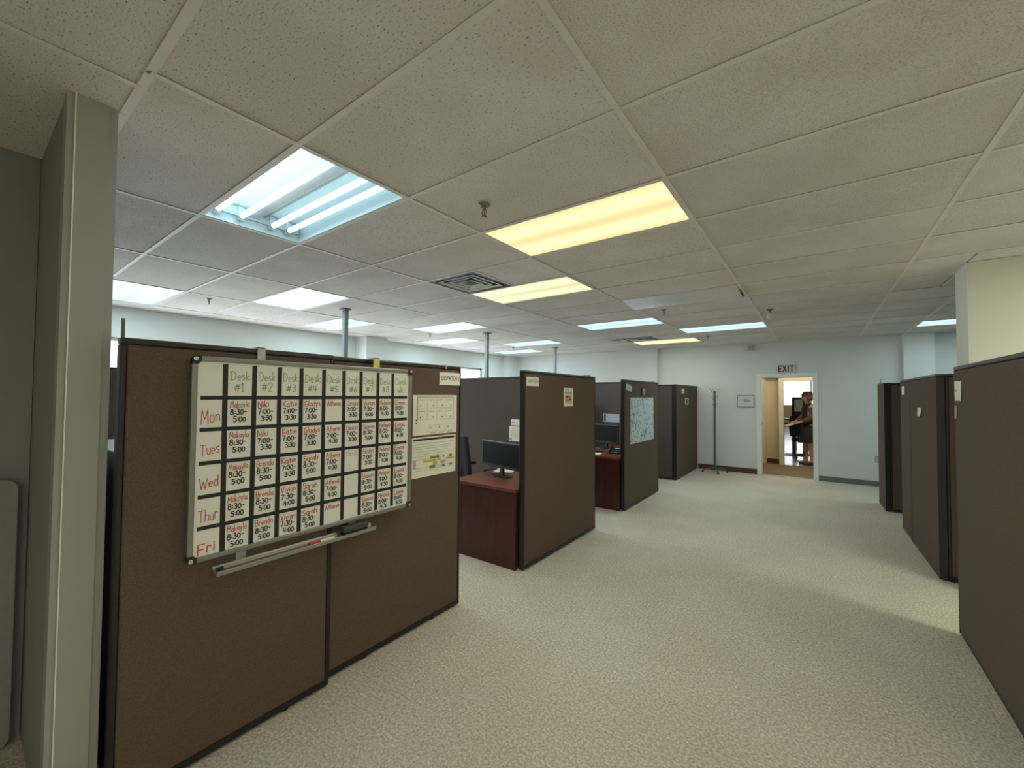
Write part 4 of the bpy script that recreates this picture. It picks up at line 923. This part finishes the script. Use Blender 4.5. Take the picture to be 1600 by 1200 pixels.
def office_chair(label, x, y, rz, group=None):
    t = thing('office_chair', label, 'chair', (x, y, 0), rz, group)
    def rbox(x0, x1, y0, y1, z0, z1): return MB().box(x0, x1, y0, y1, z0, z1)
    rbox(-0.25, 0.25, -0.25, 0.24, 0.43, 0.52).build('seat', 'black_fabric', t, bevel=0.035)
    nb = MB(); vs = []; rows = 7; cols = 7
    for s in (0, 1):
        for i in range(rows):
            for j in range(cols):
                z = 0.56 + 0.52 * i / (rows - 1); xx = (j / (cols - 1) - 0.5) * (0.47 - 0.10 * (abs(i - 2.2) / 4) ** 2)
                yy = 0.24 + 0.05 * (i / (rows - 1)) - 0.05 * (1 - (2 * xx / 0.5) ** 2) * 0.6 + 0.05 * s + 0.03
                vs.append((xx, yy, z))
    N = rows * cols; fs = []
    for i in range(rows - 1):
        for j in range(cols - 1):
            a = i * cols + j; fs += [(a, a + 1, a + cols + 1, a + cols), (N + a, N + a + cols, N + a + cols + 1, N + a + 1)]
    ring = [j for j in range(cols)] + [i * cols + cols - 1 for i in range(1, rows)] + [(rows - 1) * cols + j for j in range(cols - 2, -1, -1)] + [i * cols for i in range(rows - 2, 0, -1)]
    for a, b in zip(ring, ring[1:] + ring[:1]): fs.append((a, b, N + b, N + a))
    nb.add(vs, fs).build('backrest', 'black_fabric', t, smooth=True, bevel=0.01)
    MB().path([(0, 0.05, 0.43), (0, 0.32, 0.44), (0, 0.345, 0.70)], 0.022).build('back_bracket', 'dark_plastic', t)
    for s in (-1, 1): MB().path([(s * 0.22, 0, 0.45), (s * 0.30, 0.0, 0.47), (s * 0.30, 0.02, 0.66)], 0.016).box(s * 0.30 - 0.035, s * 0.30 + 0.035, -0.13, 0.13, 0.66, 0.69).build('armrest', 'dark_plastic', t)
    MB().tube((0, 0, 0.09), (0, 0, 0.43), 0.028).build('gas_column', 'dark_plastic', t)
    for k in range(5):
        a = 2 * math.pi * k / 5; c, s_ = math.cos(a), math.sin(a)
        lg = MB().tube((0.02 * c, 0.02 * s_, 0.11), (0.29 * c, 0.29 * s_, 0.075), 0.024, 0.015).build('base_leg', 'dark_plastic', t)
        MB().tube((0.29 * c - 0.012 * s_, 0.29 * s_ + 0.012 * c, 0.028), (0.29 * c + 0.012 * s_, 0.29 * s_ - 0.012 * c, 0.028), 0.028, n=14).tube((0.29 * c, 0.29 * s_, 0.03), (0.29 * c, 0.29 * s_, 0.075), 0.006).build('caster', 'dark_plastic', lg)
    return t
office_chair('black office chair inside the first cubicle left of the monitor', -3.38, 3.92, 2.9)

# filing cabinet glimpsed between the wall end and the whiteboard partition
t = thing('filing_cabinet', 'black metal filing cabinet behind the whiteboard partition by the wall end', 'cabinet', (-2.62, 0.66, 0))
B(-0.36, 0.36, -0.26, 0.26, 0.02, 1.32).build('body', 'dark_plastic', t, bevel=0.004)
B(-0.34, 0.34, -0.24, 0.24, 0, 0.02).build('plinth', 'trim_black', t)
for k in range(4):
    dr = B(-0.34, 0.34, 0.26, 0.278, 0.05 + 0.315 * k, 0.35 + 0.315 * k).build('drawer', 'dark_plastic', t, bevel=0.003)
    B(-0.06, 0.06, 0.278, 0.295, 0.25 + 0.315 * k, 0.265 + 0.315 * k).build('handle', 'chrome', dr, bevel=0.002)

# ------------------------------------------------------------------ coat stand
t = thing('coat_stand', 'grey metal coat stand with hooks against the back wall', 'coat stand', (-1.716, 9.42, 0))
MB().tube((0, 0, 0.07), (0, 0, 1.66), 0.021, n=14).build('pole', 'rack_grey', t)
MB().lathe((0, 0, 1.66), [(0.021, 0), (0.018, 0.012), (0.006, 0.018)], n=14).build('pole_cap', 'rack_grey', t)
for k in range(4):
    a = math.pi / 2 * k + 0.42; c, s_ = math.cos(a), math.sin(a)
    lg = MB().path([(0.015 * c, 0.015 * s_, 0.085), (0.14 * c, 0.14 * s_, 0.075), (0.24 * c, 0.24 * s_, 0.042)], 0.013).build('foot_leg', 'rack_grey', t)
    MB().tube((0.235 * c, 0.235 * s_, 0.0), (0.235 * c, 0.235 * s_, 0.04), 0.017, n=12).build('foot_pad', 'trim_black', lg)
for z, az, L in ((1.64, 0.6, 0.10), (1.64, 0.6 + math.pi, 0.10), (1.64, 0.6 + math.pi / 2, 0.08), (1.64, 0.6 - math.pi / 2, 0.08), (1.53, 0.1, 0.07), (1.50, 3.2, 0.06), (1.46, 1.7, 0.06), (1.38, 0.4, 0.05), (1.38, 3.5, 0.05)):
    c, s_ = math.cos(az), math.sin(az)
    MB().path([(0.018 * c, 0.018 * s_, z), (L * 0.55 * c, L * 0.55 * s_, z + L * 0.25), (L * c, L * s_, z + L * 0.95)], 0.0055, n=6).build('hook', 'rack_grey', t)

# ------------------------------------------------------------------ things on the back wall
t = thing('exit_sign', 'white EXIT sign with dark red letters above the door', 'sign', (-0.494, YB, 2.03))
B(-0.165, 0.165, -0.03, 0, 0.005, 0.175).build('sign_box', 'exit_white', t, bevel=0.005)
u = -0.112
for ch, cw in (('E', 0.040), ('X', 0.046), ('I', 0.0), ('T', 0.046)):
    q = []
    st = {'E': [[(1, 1), (0, 1), (0, 0), (1, 0)], [(0, 0.5), (0.85, 0.5)]], 'X': [[(0, 0), (1, 1)], [(0, 1), (1, 0)]], 'I': [[(0, 0), (0, 1)]], 'T': [[(0, 1), (1, 1)], [(0.5, 1), (0.5, 0)]]}[ch]
    for pl in st:
        P = [Vector((u + a * cw, 0.036 + b * 0.108, 0)) for a, b in pl]
        for a, b in zip(P[:-1], P[1:]):
            dd = (b - a).normalized(); nn = Vector((-dd.y, dd.x, 0)) * 0.0105; ex = dd * 0.0105
            q.append([a - ex - nn, b + ex - nn, b + ex + nn, a - ex + nn])
    ribbon(q, plane_ny(0, -0.0306, 0), 'letter', 'exit_red', t)
    u += cw + (0.034 if ch != 'X' else 0.038)
t = thing('picture_frame', 'pale framed print on the back wall between coat stand and exit door', 'picture', (-1.187, YB, 1.352))
MB().box(-0.155, 0.155, -0.02, 0, 0, 0.012).box(-0.155, 0.155, -0.02, 0, 0.238, 0.25).box(-0.155, -0.143, -0.02, 0, 0.012, 0.238).box(0.143, 0.155, -0.02, 0, 0.012, 0.238).build('frame', 'wall_plate', t)
B(-0.143, 0.143, -0.008, 0, 0.012, 0.238).build('mount', 'wall_paint', t)
ribbon(rects([(-0.055, 0.055, 0.085, 0.09), (-0.055, 0.055, 0.165, 0.17), (-0.055, -0.05, 0.085, 0.17), (0.05, 0.055, 0.085, 0.17), (-0.04, 0.09, 0.115, 0.135), (-0.08, 0.03, 0.145, 0.152)]), plane_ny(0, -0.0085, 0), 'print', 'ink_grey', t)
t = thing('wall_speaker', 'small white box high on the back wall under the ceiling', 'speaker', (-1.10, YB, 2.505))
B(-0.11, 0.05, -0.09, 0, 0, 0.10).build('housing', 'exit_white', t, bevel=0.006)
B(-0.03, 0.046, -0.0925, -0.09, 0.012, 0.088).build('grille', 'wall_plate', t)
t = thing('wall_outlet', 'grey wall outlet low on the back wall beside the last right partition', 'outlet', (0.85, YB, 0.42))
B(-0.04, 0.04, -0.012, 0, 0, 0.115).build('cover_plate', 'wall_plate', t, bevel=0.003)
for z in (0.025, 0.065): B(-0.017, 0.017, -0.014, -0.012, z, z + 0.028).build('socket', 'exit_white', t)

# ------------------------------------------------------------------ folding table stored in the recess
t = thing('folding_table', 'pale grey folding table stood on end against the dark recess wall', 'table', (-2.90, -0.18, 0), 0)
def rpoly(y0, y1, z0, z1, r, n=6):
    p = []
    for cy, cz, a0 in ((y1 - r, z1 - r, 0), (y0 + r, z1 - r, 90), (y0 + r, z0 + r, 180), (y1 - r, z0 + r, 270)):
        p += [(cy + r * math.cos(math.radians(a0 + 90 * i / n)), cz + r * math.sin(math.radians(a0 + 90 * i / n))) for i in range(n + 1)]
    return p
pp = rpoly(-0.37, 0.372, 0.0, 1.175, 0.045)
Mx = Matrix(((0, 0, 1, 0), (1, 0, 0, 0), (0, 1, 0, 0), (0, 0, 0, 1)))
lean = Matrix.Rotation(-0.008, 4, 'Y')
MB().prism(pp, -0.002, 0.022).xf(lean @ Mx).build('table_top', 'table_grey', t, bevel=0.004)
MB().prism(rpoly(-0.362, 0.364, 0.008, 1.167, 0.04), -0.018, -0.002).xf(lean @ Mx).build('under_rim', 'trim_black', t)
for z in (0.2, 0.95): MB().path([(-0.026, -0.3, z), (-0.026, 0.3, z)], 0.012).build('folded_leg', 'rack_grey', t)

# ------------------------------------------------------------------ far room: easel, chair, person
t = thing('display_easel', 'dark framed stand holding a white board in the bright far room', 'easel', (-0.42, 13.6, 0))
for x in (-0.11, 0.13): MB().box(x - 0.03, x + 0.03, -0.02, 0.02, 0, 1.56).build('post', 'trim_black', t, bevel=0.004)
B(-0.08, 0.10, -0.015, 0.015, 1.50, 1.56).build('top_rail', 'trim_black', t)
B(-0.08, 0.10, -0.008, 0.008, 1.17, 1.50).build('board', 'marker_white', t)
B(-0.08, 0.10, -0.012, 0.012, 0.55, 1.17).build('lower_panel', 'dark_plastic', t)
B(-0.30, 0.22, -0.18, 0.18, 0, 0.02).build('foot_plate', 'trim_black', t)
office_chair('black office chair behind the person in the far room', -0.22, 12.95, 2.6)
t = thing('side_table', 'low brown table with a dark top in the far room', 'table', (-0.80, 14.6, 0))
B(-0.5, 0.32, -0.3, 0.3, 0.90, 0.94).build('table_top', 'trim_black', t)
for sx in (-0.46, 0.28):
    for sy in (-0.26, 0.26): B(sx - 0.02, sx + 0.02, sy - 0.02, sy + 0.02, 0, 0.90).build('leg', 'far_wall', t)

# person
def skin_mesh(name, verts, edges, radii, m, parent, root=0, sub=2):
    me = bpy.data.meshes.new(name); me.from_pydata(verts, edges, []); me.materials.append(MATS[m])
    o = bpy.data.objects.new(name, me); COL.objects.link(o); o.parent = parent
    sk = o.modifiers.new('skin', 'SKIN'); sk.use_smooth_shade = True
    lay = me.skin_vertices[0] if len(me.skin_vertices) else None
    if lay is None:
        bm = bmesh.new(); bm.from_mesh(me); bm.verts.layers.skin.verify(); bm.to_mesh(me); bm.free(); lay = me.skin_vertices[0]
    for i, r in enumerate(radii):
        lay.data[i].radius = (r, r) if not isinstance(r, tuple) else r
        lay.data[i].use_root = (i == root)
    sb = o.modifiers.new('sub', 'SUBSURF'); sb.levels = sub; sb.render_levels = sub
    return o
p = thing('person', 'person in a dark vest and brown sleeves reading a paper beyond the doorway', 'person', (-0.15, 11.86, 0), math.radians(205))
V = [(0, 0, 0.93), (0, 0, 1.10), (0, 0, 1.28), (0.01, 0, 1.40), (0.04, 0, 1.455), (0.06, 0, 1.52), (0.055, 0, 1.59),      # 0-6 pelvis..crown
     (0, 0.15, 1.34), (0.03, 0.20, 1.09), (0.25, 0.12, 0.985), (0.31, 0.10, 0.965),                                        # 7-10 left arm
     (0, -0.15, 1.34), (0.03, -0.20, 1.09), (0.25, -0.12, 0.985), (0.31, -0.10, 0.965),                                    # 11-14 right arm
     (0, 0.09, 0.86), (0.02, 0.09, 0.48), (0, 0.09, 0.09), (0.12, 0.10, 0.035),                                            # 15-18 left leg
     (0, -0.09, 0.86), (0.04, -0.09, 0.48), (0.02, -0.09, 0.09), (0.14, -0.10, 0.035)]
E_ = [(0, 1), (1, 2), (2, 3), (3, 4), (4, 5), (5, 6), (2, 7), (7, 8), (8, 9), (9, 10), (2, 11), (11, 12), (12, 13), (13, 14), (0, 15), (15, 16), (16, 17), (17, 18), (0, 19), (19, 20), (20, 21), (21, 22)]
Rr = [0.14, 0.12, 0.13, 0.055, 0.055, 0.095, 0.085, 0.055, 0.040, 0.026, 0.032, 0.055, 0.040, 0.026, 0.032, 0.08, 0.055, 0.038, 0.035, 0.08, 0.055, 0.038, 0.035]
body = skin_mesh('body', V, E_, Rr, 'skin', p)
# fingers
for s in (1, -1):
    for k in range(5):
        if k < 4:
            y = s * (0.10 + (k - 1.5) * 0.017); L = (0.065, 0.075, 0.07, 0.055)[k]
            vv = [(0.31, y, 0.968), (0.31 + L * 0.5, y, 0.972), (0.31 + L * 0.85, y, 0.955), (0.31 + L, y, 0.935)]
        else:
            vv = [(0.285, s * 0.07, 0.975), (0.31, s * 0.055, 0.99), (0.34, s * 0.055, 0.992), (0.36, s * 0.06, 0.988)]
        skin_mesh('finger', vv, [(0, 1), (1, 2), (2, 3)], [0.010, 0.009, 0.008, 0.007], 'skin', p, sub=1)
skin_mesh('vest', [(0, 0, 0.84), (0, 0, 1.0), (0, 0, 1.12), (0, 0, 1.28), (0, 0, 1.36), (0, 0.11, 1.365), (0, -0.11, 1.365)], [(0, 1), (1, 2), (2, 3), (3, 4), (4, 5), (4, 6)], [0.175, 0.165, 0.145, 0.155, 0.10, 0.065, 0.065], 'vest', p)
for s in (1, -1):
    skin_mesh('sleeve', [(0, s * 0.14, 1.345), (0.01, s * 0.185, 1.24), (0.03, s * 0.20, 1.09), (0.14, s * 0.16, 1.035), (0.22, s * 0.13, 0.998)], [(0, 1), (1, 2), (2, 3), (3, 4)], [0.098, 0.090, 0.076, 0.062, 0.050], 'blouse', p)
MB().lathe((0, 0, 0.52), [(0.19, 0), (0.195, 0.02), (0.175, 0.2), (0.15, 0.38), (0.13, 0.42)], n=24, sy=1.05).build('skirt', 'skirt', p, smooth=True)
for s in (1, -1): MB().lathe((0.06, s * 0.095, 0.0), [(0.13, 0), (0.135, 0.02), (0.12, 0.05), (0.06, 0.075)], n=18, sx=1, sy=0.42).build('shoe', 'dark_plastic', p, smooth=True)
hair = MB()
for k in range(90):
    th = random.uniform(0, 2 * math.pi); ph = random.uniform(-0.5, 1.45)
    d_ = Vector((math.cos(th) * math.cos(ph), math.sin(th) * math.cos(ph), math.sin(ph)))
    if d_.x > 0.45 and d_.z < 0.55: continue
    c = Vector((0.03, 0, 1.555)) + Vector((d_.x * 0.115, d_.y * 0.125, d_.z * 0.105)); rad = random.uniform(0.032, 0.052)
    hair.lathe(c, [(0.3 * rad, -0.95 * rad), (0.8 * rad, -0.6 * rad), (rad, 0), (0.8 * rad, 0.6 * rad), (0.3 * rad, 0.95 * rad)], n=8)
hair.build('hair', 'hair', p, smooth=True)
for s in (1, -1):
    MB().lathe((0.142, s * 0.032, 1.53), [(0.002, -0.006), (0.008, 0), (0.002, 0.006)], n=8).build('eye', 'dark_plastic', p)
    MB().lathe((0.06, s * 0.094, 1.51), [(0.005, -0.03), (0.014, 0), (0.010, 0.028)], n=8).build('ear', 'skin', p)
MB().add([(0.146, -0.012, 1.492), (0.146, 0.012, 1.492), (0.166, 0, 1.494), (0.146, 0, 1.535)], [(0, 1, 2), (0, 2, 3), (1, 3, 2), (0, 3, 1)]).build('nose', 'skin', p)
B(0.138, 0.147, -0.022, 0.022, 1.462, 1.469).build('mouth', 'marker_red', p)
q = thing('paper_sheet', 'cream sheet of paper held by the person beyond the doorway', 'paper', (-0.50, 11.70, 0.925), math.radians(205))
o = B(-0.10, 0.13, -0.13, 0.13, 0, 0.004).build('page', 'paper_cream', q); o.rotation_euler = (0, math.radians(18), 0)
